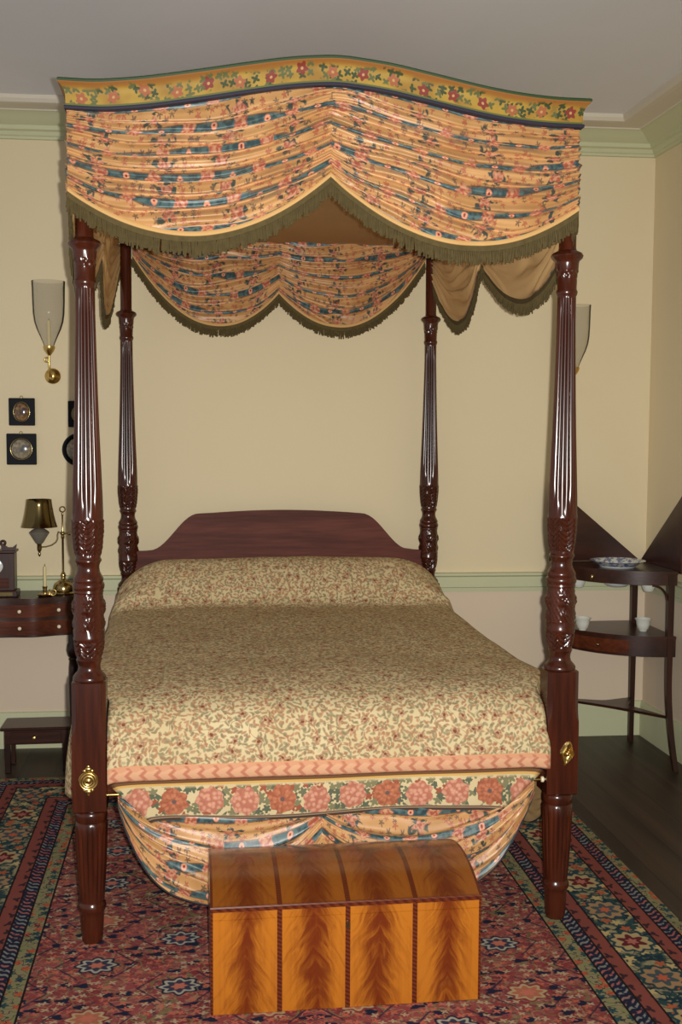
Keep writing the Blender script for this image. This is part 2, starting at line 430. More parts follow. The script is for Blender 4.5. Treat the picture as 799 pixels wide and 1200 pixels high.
def glass_mat():
    g = Mat('clear_glass'); nt = g.nt
    tr = g.n.new('ShaderNodeBsdfTransparent'); tr.inputs[0].default_value = (0.985, 0.983, 0.975, 1)
    gl = g.n.new('ShaderNodeBsdfGlossy'); gl.inputs['Roughness'].default_value = 0.05
    df = g.n.new('ShaderNodeBsdfDiffuse'); df.inputs[0].default_value = (0.45, 0.43, 0.38, 1)
    lw = g.n.new('ShaderNodeLayerWeight'); lw.inputs[0].default_value = 0.10
    m1 = g.n.new('ShaderNodeMixShader'); m1.inputs[0].default_value = 0.10
    g.l.new(tr.outputs[0], m1.inputs[1]); g.l.new(df.outputs[0], m1.inputs[2])
    m2 = g.n.new('ShaderNodeMixShader'); g.l.new(lw.outputs['Fresnel'], m2.inputs[0])
    g.l.new(m1.outputs[0], m2.inputs[1]); g.l.new(gl.outputs[0], m2.inputs[2])
    g.l.new(m2.outputs[0], g.n['Material Output'].inputs[0]); M['glass'] = g.mat
glass_mat()

def dish_mat():
    g = Mat('blue_white_china', 0.15, 0, 0.5)
    x, y, z = g.xyz(g.tc('Object'))
    r, t = g.polar(x, y)
    n = g.noise(g.tc('Object'), 60, 2)
    f = g.ss(n + g.cos(t*12)*0.08, 0.47, 0.54)*g.ss(z, 0.006, 0.010)
    c = g.mix(f*0.85, S(206, 210, 210), S(70, 92, 142))
    c = g.mix(g.ss(r, 0.128, 0.131), c, S(98, 116, 156))
    g.color(c); M['dish'] = g.mat
dish_mat()
def medal_mat(name, a, b, c_):
    g = Mat(name, 0.15, 0.0, 0.6)
    n = g.noise(g.tc('Object'), 45, 3)
    c = g.mix(g.ss(n, 0.4, 0.6), a, b)
    g.color(g.mix(g.ss(g.noise(g.tc('Object'), 20, 1), 0.55, 0.7), c, c_)); M[name] = g.mat
medal_mat('cameo', S(96, 72, 52), S(150, 118, 80), S(60, 50, 60))
medal_mat('medallion', S(120, 112, 96), S(160, 148, 122), S(84, 82, 92))
medal_mat('clock_face', S(200, 206, 204), S(214, 218, 214), S(150, 170, 170))

# ------------------------------------------------------------------ mesh helpers
class MB:
    def __init__(s): s.v = []; s.f = []; s.uv = []; s.has_uv = False
    def add(s, verts, faces, uvs=None):
        b = len(s.v); s.v += [tuple(p) for p in verts]; s.f += [tuple(i+b for i in f) for f in faces]
        if uvs: s.has_uv = True; s.uv += list(uvs)
        else: s.uv += [(0, 0)]*len(verts)
        return s
    def grid(s, P, UV=None, close_j=False, skip=None, flip=False):
        ni, nj = len(P), len(P[0]); fs = []
        for i in range(ni-1):
            for j in range(nj if close_j else nj-1):
                if skip and skip(i, j): continue
                j2 = (j+1) % nj
                q = (i*nj+j, i*nj+j2, (i+1)*nj+j2, (i+1)*nj+j)
                fs.append(q[::-1] if flip else q)
        return s.add([p for r in P for p in r], fs, [q for r in UV for q in r] if UV else None)
    def box(s, x0, x1, y0, y1, z0, z1, bev=0.0):
        if bev <= 0: 
            return s.prism([(x0, y0), (x1, y0), (x1, y1), (x0, y1)], z0, z1)
        b = min(bev, (x1-x0)/2.01, (y1-y0)/2.01, (z1-z0)/2.01)
        loops = []
        for z, e in ((z0, b), (z0+b, 0), (z1-b, 0), (z1, b)):
            xa, xb, ya, yb = x0+e, x1-e, y0+e, y1-e
            k = b*0.7
            loops.append([(xa+k, ya, z), (xb-k, ya, z), (xb, ya+k, z), (xb, yb-k, z), (xb-k, yb, z), (xa+k, yb, z), (xa, yb-k, z), (xa, ya+k, z)])
        n0 = len(s.v); s.grid(loops, close_j=True)
        s.f.append(tuple(n0+i for i in range(7, -1, -1))); s.f.append(tuple(n0+24+i for i in range(8)))
        return s
    def prism(s, poly, z0, z1):               # poly ccw in xy
        n = len(poly)
        vs = [(x, y, z0) for x, y in poly] + [(x, y, z1) for x, y in poly]
        fs = [tuple(range(n-1, -1, -1)), tuple(range(n, 2*n))] + [(i, (i+1) % n, n+(i+1) % n, n+i) for i in range(n)]
        return s.add(vs, fs)
    def prism_y(s, poly, y0, y1):             # poly in xz
        n = len(poly)
        vs = [(x, y0, z) for x, z in poly] + [(x, y1, z) for x, z in poly]
        fs = [tuple(range(n)), tuple(range(2*n-1, n-1, -1))] + [((i+1) % n, i, n+i, n+(i+1) % n) for i in range(n)]
        return s.add(vs, fs)
    def lathe(s, prof, cx=0, cy=0, n=24, cap=True, axis='Z', cz=0, fn=None):
        P = []
        for r, z in prof:
            row = []
            for j in range(n):
                t = 2*PI*j/n; rr = fn(r, z, t) if fn else r
                a, b = rr*math.cos(t), rr*math.sin(t)
                if axis == 'Z': row.append((cx+a, cy+b, cz+z))
                elif axis == 'Y': row.append((cx+a, cy-z, cz+b))       # profile runs towards -y
                else: row.append((cx+z, cy+a, cz+b))
            P.append(row)
        b0 = len(s.v); s.grid(P, close_j=True)
        if cap:
            if prof[0][0] > 1e-5: s.f.append(tuple(b0+j for j in range(n-1, -1, -1)))
            if prof[-1][0] > 1e-5: s.f.append(tuple(b0+(len(prof)-1)*n+j for j in range(n)))
        return s
    def tube(s, pts, r, n=8, cap=True):
        pts = [Vector(p) for p in pts]; rs = r if isinstance(r, (list, tuple)) else [r]*len(pts)
        P = []; prev = None
        for i, p in enumerate(pts):
            d = (pts[min(i+1, len(pts)-1)] - pts[max(i-1, 0)]).normalized()
            if prev is None:
                a = Vector((0, 0, 1)) if abs(d.z) < 0.9 else Vector((1, 0, 0))
                prev = d.cross(a).normalized()
            else:
                prev = (prev - d*prev.dot(d)).normalized()
            q = d.cross(prev)
            P.append([p + prev*(rs[i]*math.cos(2*PI*j/n)) + q*(rs[i]*math.sin(2*PI*j/n)) for j in range(n)])
        b0 = len(s.v); s.grid(P, close_j=True)
        if cap:
            s.f.append(tuple(b0+j for j in range(n-1, -1, -1))); s.f.append(tuple(b0+(len(pts)-1)*n+j for j in range(n)))
        return s
    def sphere(s, c, r, n=12, m_=8, sc=(1, 1, 1)):
        prof = []
        P = []
        for i in range(m_+1):
            a = -PI/2 + PI*i/m_
            rr = max(math.cos(a), 1e-4)*r
            P.append([(c[0]+sc[0]*rr*math.cos(2*PI*j/n), c[1]+sc[1]*rr*math.sin(2*PI*j/n), c[2]+sc[2]*r*math.sin(a)) for j in range(n)])
        s.grid(P, close_j=True); return s
    def torus(s, c, R, r, axis='Z', n=24, k=8):
        P = []
        for i in range(n+1):
            a = 2*PI*i/n; row = []
            for j in range(k):
                b = 2*PI*j/k; q = R + r*math.cos(b)
                p = (q*math.cos(a), q*math.sin(a), r*math.sin(b))
                if axis == 'Y': p = (p[0], p[2], p[1])
                if axis == 'X': p = (p[2], p[0], p[1])
                row.append((c[0]+p[0], c[1]+p[1], c[2]+p[2]))
            P.append(row)
        s.grid(P, close_j=True); return s

def loc_of(root):
    x, y, z = 0, 0, 0; M4 = Matrix.Identity(4); r = root
    while r is not None:
        M4 = (Matrix.Translation(r.location) @ r.rotation_euler.to_matrix().to_4x4()) @ M4; r = r.parent
    return M4

def part(name, mb, mat, parent=None, smooth=40, local=False, origin=None):
    """one mesh object; geometry given in world space unless local"""
    me = bpy.data.meshes.new(name)
    vs = mb.v
    if parent is not None and not local:
        inv = loc_of(parent).inverted(); vs = [inv @ Vector(p) for p in vs]
    if origin is not None: vs = [Vector(p) - Vector(origin) for p in vs]
    me.from_pydata([tuple(p) for p in vs], [], mb.f)
    if mb.has_uv:
        uvl = me.uv_layers.new(name='UVMap')
        for lp in me.loops: uvl.data[lp.index].uv = mb.uv[lp.vertex_index]
    me.materials.append(M[mat])
    bm = bmesh.new(); bm.from_mesh(me); bmesh.ops.recalc_face_normals(bm, faces=bm.faces); bm.to_mesh(me); bm.free()
    if smooth:
        me.polygons.foreach_set('use_smooth', [True]*len(me.polygons))
        if smooth < 180: me.set_sharp_from_angle(angle=math.radians(smooth))
    ob = bpy.data.objects.new(name, me); COL.objects.link(ob)
    if parent is not None: ob.parent = parent
    if origin is not None: ob.location = origin
    return ob
def tag(o, label, cat, group=None):
    o['label'] = label; o['category'] = cat
    if group: o['group'] = group
    return o
def thing(name, label, cat, loc=(0, 0, 0), rz=0.0, group=None):
    o = bpy.data.objects.new(name, None); COL.objects.link(o); o.empty_display_size = 0.1
    o.location = loc; o.rotation_euler = (0, 0, rz); return tag(o, label, cat, group)
def struct(name, mb, mat, smooth=30):
    o = part(name, mb, mat, None, smooth); o['kind'] = 'structure'; return o
def copy_tree(o, parent=None):
    c = o.copy(); COL.objects.link(c)
    if parent is not None: c.parent = parent
    for ch in list(o.children): copy_tree(ch, c)
    return c

# ------------------------------------------------------------------ the room
WY0, WS, WX = 2.1741, -0.0319, 2.605          # back wall y = WY0 + WS*x, right wall x
WROT = math.atan(WS)
def wy(x): return WY0 + WS*x
ZC, ZR = 3.058, 0.849                          # ceiling, top of chair rail
XL, YF = -2.4, -4.2
mb = MB(); mb.prism([(XL, YF), (WX+0.15, YF), (WX+0.15, 2.6), (XL, 2.6)], -0.1, 0); struct('floor', mb, 'floor')
mb = MB(); mb.prism([(XL, YF), (WX+0.15, YF), (WX+0.15, 2.6), (XL, 2.6)], ZC, ZC+0.1); struct('ceiling', mb, 'ceiling_paint')
def back_poly(o0, o1): return [(XL, wy(XL)-o1), (WX, wy(WX)-o1), (WX, wy(WX)-o0), (XL, wy(XL)-o0)]
mb = MB(); mb.prism(back_poly(-0.12, 0), ZR, ZC); struct('wall_back', mb, 'wall_paint')
mb = MB(); mb.prism(back_poly(-0.12, 0), 0, ZR); struct('wall_back_dado', mb, 'dado_paint')
mb = MB(); mb.prism([(WX, YF), (WX+0.12, YF), (WX+0.12, wy(WX)+0.12), (WX, wy(WX)+0.12)], ZR, ZC); struct('wall_right', mb, 'wall_paint')
mb = MB(); mb.prism([(WX, YF), (WX+0.12, YF), (WX+0.12, wy(WX)+0.12), (WX, wy(WX)+0.12)], 0, ZR); struct('wall_right_dado', mb, 'dado_paint')
def molding_back(name, prof, mat):             # prof: (offset from wall, z), mitred into the right-hand corner
    P = [[(XL, wy(XL)-o, z) for o, z in prof], [(WX-o, wy(WX-o)-o, z) for o, z in prof]]
    struct(name, MB().grid(P), mat, 25)
def molding_right(name, prof, mat):
    P = [[(WX-o, wy(WX-o)-o, z) for o, z in prof], [(WX-o, YF, z) for o, z in prof]]
    struct(name, MB().grid(P), mat, 25)
crown_g = [(0.0, 2.925), (0.012, 2.927), (0.014, 2.938), (0.022, 2.942), (0.03, 2.958), (0.046, 2.964), (0.05, 2.982), (0.072, 2.992), (0.095, 3.006), (0.12, 3.022), (0.138, 3.026)]
crown_w = [(0.138, 3.026), (0.142, 3.031), (0.235, 3.031), (0.238, 3.026), (0.262, 3.028), (0.275, 3.042), (0.278, ZC+0.002)]
rail_p = [(0.0, ZR-0.098), (0.012, ZR-0.096), (0.014, ZR-0.076), (0.022, ZR-0.072), (0.022, ZR-0.02), (0.034, ZR-0.012), (0.034, ZR), (0.0, ZR+0.001)]
base_p = [(0.0, 0.178), (0.010, 0.176), (0.016, 0.160), (0.020, 0.150), (0.020, 0.0)]
molding_back('trim_1', crown_g, 'trim_green'); molding_right('trim_2', crown_g, 'trim_green')
molding_back('trim_3', crown_w, 'trim_white'); molding_right('trim_4', crown_w, 'trim_white')
molding_back('trim_5', rail_p, 'trim_green'); molding_right('trim_6', rail_p, 'trim_green')
molding_back('baseboard_back', base_p, 'trim_green'); molding_right('baseboard_right', base_p, 'trim_green')

# ------------------------------------------------------------------ rug
RX0, RX1, RY0, RY1 = -0.595, 1.848, -2.3, 1.665
rug_mat((RX1-RX0)/2, (RY1-RY0)/2)
RT = 0.008
mb = MB(); mb.box(RX0, RX1, RY0, RY1, 0.0005, RT, 0.003)
rug = part('rug', mb, 'rug', None, 0, origin=((RX0+RX1)/2, (RY0+RY1)/2, 0))
tag(rug, 'red patterned oriental rug with wide floral border under the bed', 'rug')

# ------------------------------------------------------------------ four poster bed
W, L = 1.4577, 2.03
bed = thing('four_poster_bed', 'carved mahogany four poster bed with swagged floral canopy', 'bed', (W/2, L/2, 0))

SECT = [  # radius, z, kind: f=reeded, a=leaf carving, c=flower carving
 (0.026, 2.45, ''), (0.026, 2.125, ''), (0.028, 2.118, ''), (0.044, 2.110, ''), (0.0485, 2.102, ''), (0.046, 2.094, ''), (0.037, 2.086, ''),
 (0.035, 2.078, ''), (0.034, 2.06, 'l'), (0.0305, 2.03, 'l'), (0.0295, 2.0, ''), (0.032, 1.996, ''), (0.033, 1.990, ''), (0.031, 1.983, ''),
 (0.0285, 1.978, ''), (0.0285, 1.972, 'f'), (0.0285, 1.90, 'f'), (0.031, 1.78, 'f'), (0.034, 1.66, 'f'), (0.037, 1.56, 'f'), (0.0415, 1.44, 'f'), (0.0445, 1.36, 'f'),
 (0.0455, 1.306, 'f'), (0.0455, 1.300, ''), (0.0462, 1.296, 'a'), (0.0455, 1.26, 'a'), (0.0415, 1.215, 'a'), (0.0365, 1.188, 'a'), (0.036, 1.182, ''), (0.039, 1.178, ''), (0.0395, 1.173, ''), (0.036, 1.168, ''),
 (0.033, 1.160, ''), (0.0325, 1.150, ''), (0.034, 1.140, ''), (0.040, 1.128, ''), (0.0435, 1.122, ''), (0.0445, 1.114, ''), (0.0425, 1.110, ''), (0.046, 1.106, ''), (0.0475, 1.098, ''), (0.046, 1.090, ''),
 (0.0435, 1.086, ''), (0.0445, 1.080, 'c'), (0.0465, 1.05, 'c'), (0.047, 1.01, 'c'), (0.0465, 0.965, 'c'), (0.0455, 0.948, ''), (0.047, 0.944, ''), (0.046, 0.938, ''), (0.045, 0.934, 'a'), (0.0415, 0.905, 'a'), (0.0365, 0.885, 'a'),
 (0.036, 0.880, ''), (0.0385, 0.876, ''), (0.036, 0.871, ''), (0.033, 0.862, ''), (0.0325, 0.852, ''), (0.035, 0.842, ''), (0.042, 0.834, ''), (0.047, 0.828, ''), (0.0495, 0.822, ''), (0.0490, 0.816, ''), (0.03, 0.814, '')]
def lathe_sections(mb, sect, n=96):
    rows = []
    for i in range(len(sect)-1):
        r0, z0, k0 = sect[i]; r1, z1, k1 = sect[i+1]
        carved = k0 and k1
        m_ = max(1, int(abs(z0-z1)/(0.0035 if (carved and k0 in 'acl') else 0.03))) if carved else 1
        for q in range(m_):
            f = q/m_; rows.append((r0+(r1-r0)*f, z0+(z1-z0)*f, k0 if (carved and not (q == 0 and i and not sect[i-1][2])) else ''))
    rows.append((sect[-1][0], sect[-1][1], ''))
    P = []
    for r, z, k in rows:
        row = []
        for j in range(n):
            t = 2*PI*j/n + PI/2; rr = r
            if k == 'f': rr = r - 0.0042*(1 - abs(math.cos(t*8)))**1.5
            elif k == 'a':
                ph = math.cos(t*6); e = abs(math.sin(t*3))
                rr = r - 0.0035 + 0.0035*abs(math.cos(t*3)) + 0.0022*math.cos((z*1.0 + e*0.022)*2*PI/0.016)
            elif k == 'l':
                rr = r - 0.001 + 0.0022*math.cos(t*8)*math.cos(z*2*PI/0.03)
            elif k == 'c':
                w = 0.0
                for zc, tc_ in ((1.045, 0), (1.0, 0.0), (0.97, 0)):
                    pass
                tt = ((t - PI/2 + PI/4) % (PI/2)) - PI/4          # four faces
                dx, dz = tt*0.047, z - 1.035
                ra = math.hypot(dx, dz); an = math.atan2(dz, dx)
                w = 0.008*max(0, 1-(ra/(0.021*(1+0.22*math.cos(5*an))))**2)
                if ra < 0.008: w = 0.004 + 0.003*(1-ra/0.008)
                dz2 = z - 0.985; ra2 = math.hypot(dx*1.3, dz2)
                w = max(w, 0.006*max(0, 1-(ra2/0.02)**2)*(0.6+0.4*math.cos(dx*500+dz2*300)))
                rr = r - 0.003 + w + 0.0009*math.cos(t*20)*math.cos(z*260)
            row.append((rr*math.cos(t), rr*math.sin(t), z))
        P.append(row)
    b0 = len(mb.v); mb.grid(P, close_j=True)
    mb.f.append(tuple(b0+j for j in range(n))); mb.f.append(tuple(b0+(len(P)-1)*n+j for j in range(n-1, -1, -1)))
def post_mesh():
    mb = MB(); lathe_sections(mb, SECT)
    H = 0.0502
    loops = []
    for z, c, h in ((0.8165, 0.014, H-0.006), (0.812, 0.014, H), (0.72, 0.014, H), (0.69, 0.013, H), (0.67, 0.009, H), (0.655, 0.003, H), (0.64, 0.0018, H), (0.424, 0.0018, H), (0.4205, 0.0035, H-0.003)):
        loops.append([(-h+c, -h, z), (h-c, -h, z), (h, -h+c, z), (h, h-c, z), (h-c, h, z), (-h+c, h, z), (-h, h-c, z), (-h, -h+c, z)])
    b0 = len(mb.v); mb.grid(loops, close_j=True)
    mb.f.append(tuple(b0+j for j in range(8))); mb.f.append(tuple(b0+(len(loops)-1)*8+j for j in range(7, -1, -1)))
    foot = [(0.040, 0.422, ''), (0.0465, 0.416, ''), (0.0485, 0.408, ''), (0.0485, 0.398, ''), (0.0475, 0.388, ''), (0.045, 0.384, ''), (0.046, 0.382, ''), (0.0490, 0.374, 'f'), (0.0485, 0.34, 'f'), (0.0455, 0.26, 'f'), (0.0405, 0.18, 'f'), (0.0372, 0.138, 'f'), (0.037, 0.134, ''),
            (0.0395, 0.130, ''), (0.0420, 0.122, ''), (0.0425, 0.115, ''), (0.0405, 0.108, ''), (0.036, 0.102, ''), (0.0355, 0.09, ''), (0.0345, 0.06, ''), (0.0315, 0.016, ''), (0.0295, RT+0.0004, '')]
    lathe_sections(mb, foot)
    return mb
p0 = part('post', post_mesh(), 'mahogany', bed, 35, local=True)
posts = []
for i, (x, y) in enumerate(((0, 0), (W, 0), (0, L), (W, L))):
    p = p0 if i == 0 else p0.copy()
    if i: COL.objects.link(p)
    p.location = (x - W/2, y - L/2, 0); posts.append(p)
# brass bolt covers on the two foot posts
mb = MB()
mb.lathe([(0.0285, 0), (0.029, 0.002), (0.027, 0.004), (0.0245, 0.0025), (0.022, 0.003), (0.0205, 0.0055), (0.018, 0.0035), (0.0145, 0.004), (0.0125, 0.0065), (0.009, 0.005), (0.006, 0.007), (0.001, 0.008)], -0.002, -0.0502, 32, True, 'Y', 0.52)
for sgn in (1, -1):
    mb.sphere((-0.002, -0.051, 0.52+sgn*0.034), 0.009, 10, 6, (1.1, 0.4, 0.9)); mb.sphere((-0.002, -0.051, 0.52+sgn*0.042), 0.0055, 10, 6, (0.9, 0.4, 1.0))
    for s2 in (-1, 1): mb.sphere((-0.002+s2*0.011, -0.051, 0.52+sgn*0.029), 0.006, 8, 6, (1, 0.4, 1))
bc = part('bolt_cover', mb, 'brass', posts[0], 50); bc['label'] = 'round brass bolt cover with concentric rings'
mb = MB(); bx, bz = W+0.012, 0.555
rot = math.radians(-10)
def kite(k, y):
    out = []
    for i in range(40):
        t = 2*PI*i/40; c, sn = math.cos(t), math.sin(t)
        a = 0.0225*c*(1 + 0.05*math.cos(6*t)); b = 0.040*sn*(0.62 + 0.38*abs(sn)**6)
        out.append((bx + k*(a*math.cos(rot) - b*math.sin(rot)), y, bz + k*(a*math.sin(rot) + b*math.cos(rot))))
    return out
mb.grid([kite(1.0, -0.0502), kite(1.0, -0.0545), kite(0.82, -0.058), kite(0.68, -0.054), kite(0.5, -0.055), kite(0.4, -0.053), kite(0.01, -0.053)], close_j=True)
mb.sphere((bx, -0.056, bz), 0.0085, 12, 8, (1, 0.9, 1))
bc = part('bolt_cover', mb, 'brass', posts[1], 50); bc['label'] = 'pointed oval brass bolt cover with a raised knob'

# headboard
def ogee(x0, z0, x1, z1, n=14):
    return [(x0+(x1-x0)*i/n, z0+(z1-z0)*(0.5-0.5*math.cos(PI*i/n))) for i in range(n+1)]
hb = [(0.03, 0.42), (W-0.03, 0.42), (W-0.03, 0.975), (W-0.075, 0.978)]
hb += ogee(W-0.10, 0.982, W-0.335, 1.158)
hb += [(W-0.35 - (W-0.70)*i/16, 1.160 + 0.016*math.sin(PI*i/16)) for i in range(1, 16)]
hb += [(x, z) for x, z in ogee(0.335, 1.160, 0.10, 0.984)] + [(0.075, 0.982), (0.03, 0.982)]
mb = MB(); mb.prism_y(hb, L-0.016, L+0.016); part('headboard', mb, 'headboard_wood', bed, 25)
for x in (0.0, W):
    mb = MB(); mb.box(x-0.02, x+0.02, 0.045, L-0.045, 0.46, 0.60, 0.004); part('side_rail', mb, 'mahogany', bed, 30)
mb = MB(); mb.box(0.045, W-0.045, -0.012, 0.03, 0.462, 0.60, 0.004); part('foot_rail', mb, 'mahogany', bed, 30)
mb = MB(); mb.box(0.045, W-0.045, L-0.02, L+0.02, 0.25, 0.42, 0.004); part('head_rail', mb, 'mahogany', bed, 30)

# --- canopy
CX0, CX1, CY0, CY1 = -0.034, W+0.0, -0.10, 2.068
CTOP = [(-0.034, 2.458), (0.05, 2.457), (0.10, 2.460), (0.20, 2.472), (0.349, 2.498), (0.47, 2.521), (0.592, 2.542), (0.69, 2.552), (0.74, 2.553), (0.79, 2.549), (0.88, 2.538), (0.991, 2.517), (1.144, 2.487), (1.247, 2.472), (1.35, 2.464), (1.46, 2.463)]
def interp(tab, x):
    if x <= tab[0][0]: return tab[0][1]
    for i in range(len(tab)-1):
        if x <= tab[i+1][0]:
            (xa, ya), (xb, yb) = tab[i], tab[i+1]
            ym = tab[max(i-1, 0)]; yn = tab[min(i+2, len(tab)-1)]
            h = xb-xa; t = (x-xa)/h
            ma = (yb-ym[1])/(xb-ym[0])*h if xb != ym[0] else 0; mbb = (yn[1]-ya)/(yn[0]-xa)*h
            return (2*t**3-3*t*t+1)*ya + (t**3-2*t*t+t)*ma + (-2*t**3+3*t*t)*yb + (t**3-t*t)*mbb
    return tab[-1][1]
def ctop(x): return interp(CTOP, x)
CPROF = [(-0.014, 0.0), (0.008, 0.0), (0.0085, 0.004), (0.008, 0.008), (0.003, 0.010), (0.004, 0.014), (0.005, 0.038), (0.008, 0.050), (0.014, 0.060), (0.022, 0.067), (0.0245, 0.070), (0.0255, 0.076), (0.022, 0.080), (-0.014, 0.080)]
path = []          # (fx, fy, which) normalised 0..1 positions, z base, u
NF = 64
for i in range(NF): path.append((i/NF, 0.0))
for i in range(24): path.append((1.0, i/24))
for i in range(NF): path.append((1-i/NF, 1.0))
for i in range(24): path.append((0.0, 1-i/24))
path.append((0.0, 0.0))
P, UV = [], []; u = 0; prev = None
for fx, fy in path:
    xb, yb = CX0+(CX1-CX0)*fx, CY0+(CY1-CY0)*fy
    if prev: u += math.hypot(xb-prev[0], yb-prev[1])
    prev = (xb, yb)
    zb = ctop(xb) if fy in (0.0, 1.0) else (ctop(CX0) if fx == 0 else ctop(CX1))
    rowp, rowu = [], []; vv = 0
    for o, h in CPROF + [CPROF[0]]:
        rowp.append((CX0-o+(CX1-CX0+2*o)*fx, CY0-o+(CY1-CY0+2*o)*fy, zb+h)); rowu.append((u, h))
    P.append(rowp); UV.append(rowu)
mb = MB(); mb.grid(P, UV); part('cornice', mb, 'cornice', bed, 35)

# cloth ceiling of the canopy
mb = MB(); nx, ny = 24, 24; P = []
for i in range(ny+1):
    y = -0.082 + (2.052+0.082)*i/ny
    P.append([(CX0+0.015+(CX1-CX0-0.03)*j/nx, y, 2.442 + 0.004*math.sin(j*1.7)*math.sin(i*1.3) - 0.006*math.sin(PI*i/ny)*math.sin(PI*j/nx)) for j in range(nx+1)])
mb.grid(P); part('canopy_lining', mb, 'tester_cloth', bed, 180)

def fringe_mesh(curve, out, length, step=0.0042, seed=1):
    """curve: list of points; hanging cords in two rows under a woven heading. out = outward unit vector"""
    rnd = random.Random(seed); mb = MB(); o = Vector(out); pts = [Vector(p) for p in curve]
    head = 0.016
    rows = []
    for k, (dz, oo) in enumerate(((0.004, 0.004), (-head, 0.006), (-head, 0.0), (0.004, -0.002))):
        rows.append([p + Vector((0, 0, dz)) + o*oo for p in pts])
    mb.grid(rows + [rows[0]])
    acc = [0]
    for a, b in zip(pts, pts[1:]): acc.append(acc[-1] + (b-a).length)
    s = 0; i = 0
    while s < acc[-1]:
        while i < len(pts)-2 and acc[i+1] < s: i += 1
        f = (s-acc[i])/max(acc[i+1]-acc[i], 1e-6); p = pts[i].lerp(pts[i+1], f); d = (pts[i+1]-pts[i]).normalized()
        for row in range(2):
            ln = length*(0.8+0.3*rnd.random()) - (0.006 if row else 0); wdt = 0.0022+0.0012*rnd.random()
            a = p + d*rnd.uniform(-0.002, 0.002) + o*(0.003 if row == 0 else -0.001) + Vector((0, 0, -head+0.003))
            b = a + Vector((0, 0, -(ln-head))) + d*rnd.uniform(-0.006, 0.006) + o*rnd.uniform(-0.004, 0.004)
            mid_ = a.lerp(b, 0.6) + o*0.001
            t = d if abs(d.z) < 0.95 else Vector((1, 0, 0))
            t = Vector((t.x, t.y, 0)).normalized()
            vs = []
            for q, w_ in ((a, wdt*0.7), (mid_, wdt), (b, wdt*1.1)):
                vs += [q - t*w_, q + o*w_*0.8, q + t*w_, q - o*w_*0.8]
            mb.add(vs, [(0, 1, 5, 4), (1, 2, 6, 5), (2, 3, 7, 6), (3, 0, 4, 7), (4, 5, 9, 8), (5, 6, 10, 9), (6, 7, 11, 10), (7, 4, 8, 11), (8, 9, 10, 11)])
        s += step
    return mb

def swags(segs, frame, folds=9, amp=0.010, uvh=0.42, nu=72, nv=72, bulge=0.025, seed=0, u0=0.0, powv=1.0):
    """segs: list of (s0, s1, top(s), bottom(s)); frame(s, out) -> (x, y). returns grid rows per segment joined, and the bottom curve"""
    rows = [[] for _ in range(nv+1)]; uvs = [[] for _ in range(nv+1)]
    nseg = len(segs)
    for si, (s0, s1, top, bot) in enumerate(segs):
        for i in range(nu+1):
            if si and i == 0: continue
            a = i/nu; s = s0+(s1-s0)*a
            zt, zb = top(s), bot(s)
            arch = math.sin(PI*a)
            for j in range(nv+1):
                v = j/nv
                z = zt+(zb-zt)*(v**powv)
                n1 = noise.noise(Vector((s*2.2, v*1.6, seed*3.7))); n2 = noise.noise(Vector((s*5.0+9, v*3.0, seed*1.3)))
                ph = 2*PI*(folds*v + 1.1*n1 + 0.4*n2 + 0.5*math.sin(a*5.0 + v*4.0 + seed + si*2.0)*v) + si*1.1
                ridge = math.sin(ph) + 0.35*math.sin(2.3*ph + 3*n1)
                ridge = abs(math.sin(ph*0.5))*1.7 - 1.05 + 0.35*math.sin(1.7*ph + 2*n2)
                env = min(1, v*5)*(0.55+0.45*arch)*min(1, (1-v)*6+0.25)
                d = amp*ridge*env*(0.9+0.8*n2) + bulge*arch*math.sin(PI*min(1, v*0.55+0.12))*min(1, v*3)
                # fabric bunches where it is gathered
                g_ = math.exp(-(min(a, 1-a)/0.07)**2)
                d += g_*0.006*math.sin(ph*1.7)
                x, y = frame(s, d)
                rows[j].append((x, y, z - amp*0.35*ridge*env))
                uvs[j].append((u0+s, v*uvh + 0.035*arch*v + 0.010*n1 + 0.007*math.sin(ph) + 0.012*n2))
    return rows, uvs
def taper(a, b): return lambda s: a
def parab(s0, s1, z0, z1, sag):
    return lambda s: z0+(z1-z0)*((s-s0)/(s1-s0)) - sag*4*((s-s0)/(s1-s0))*(1-(s-s0)/(s1-s0))

def valance(name, segs, frame, out, kw, lining=None, fringe=0.05, tape=True, seed=1, label=None, cord='fringe_olive'):
    rows, uvs = swags(segs, frame, seed=seed, **kw)
    v = part(name, MB().grid(rows, uvs), 'swag', bed, 180)
    if label: v['label'] = label
    o = Vector(out)
    if lining:
        lr, _ = swags(segs, lambda s, d: frame(s, d - 0.006), seed=seed, **kw)
        sub = part('valance_lining', MB().grid(lr), lining, v, 180)
    bottom = [Vector(p) for p in rows[-1]]
    if tape:
        tr = [[p + o*0.003 + Vector((0, 0, 0.008)) for p in bottom], [p + o*0.007 + Vector((0, 0, 0.004)) for p in bottom], [p + o*0.007 + Vector((0, 0, -0.005)) for p in bottom], [p + o*0.002 + Vector((0, 0, -0.007)) for p in bottom], [p + o*0.0 + Vector((0, 0, 0.0)) for p in bottom]]
        part('valance_edging', MB().grid(tr + [tr[0]]), 'edge_tape', v, 60)
    if fringe:
        part('fringe', fringe_mesh([p + Vector((0, 0, -0.006)) for p in bottom], out, fringe, seed=seed), cord, v, 0)
    else:
        pts = bottom; mb = MB(); mb.tube(pts, 0.003, 6); part('hem_piping', mb, 'dark_piping', v, 60)
    return v

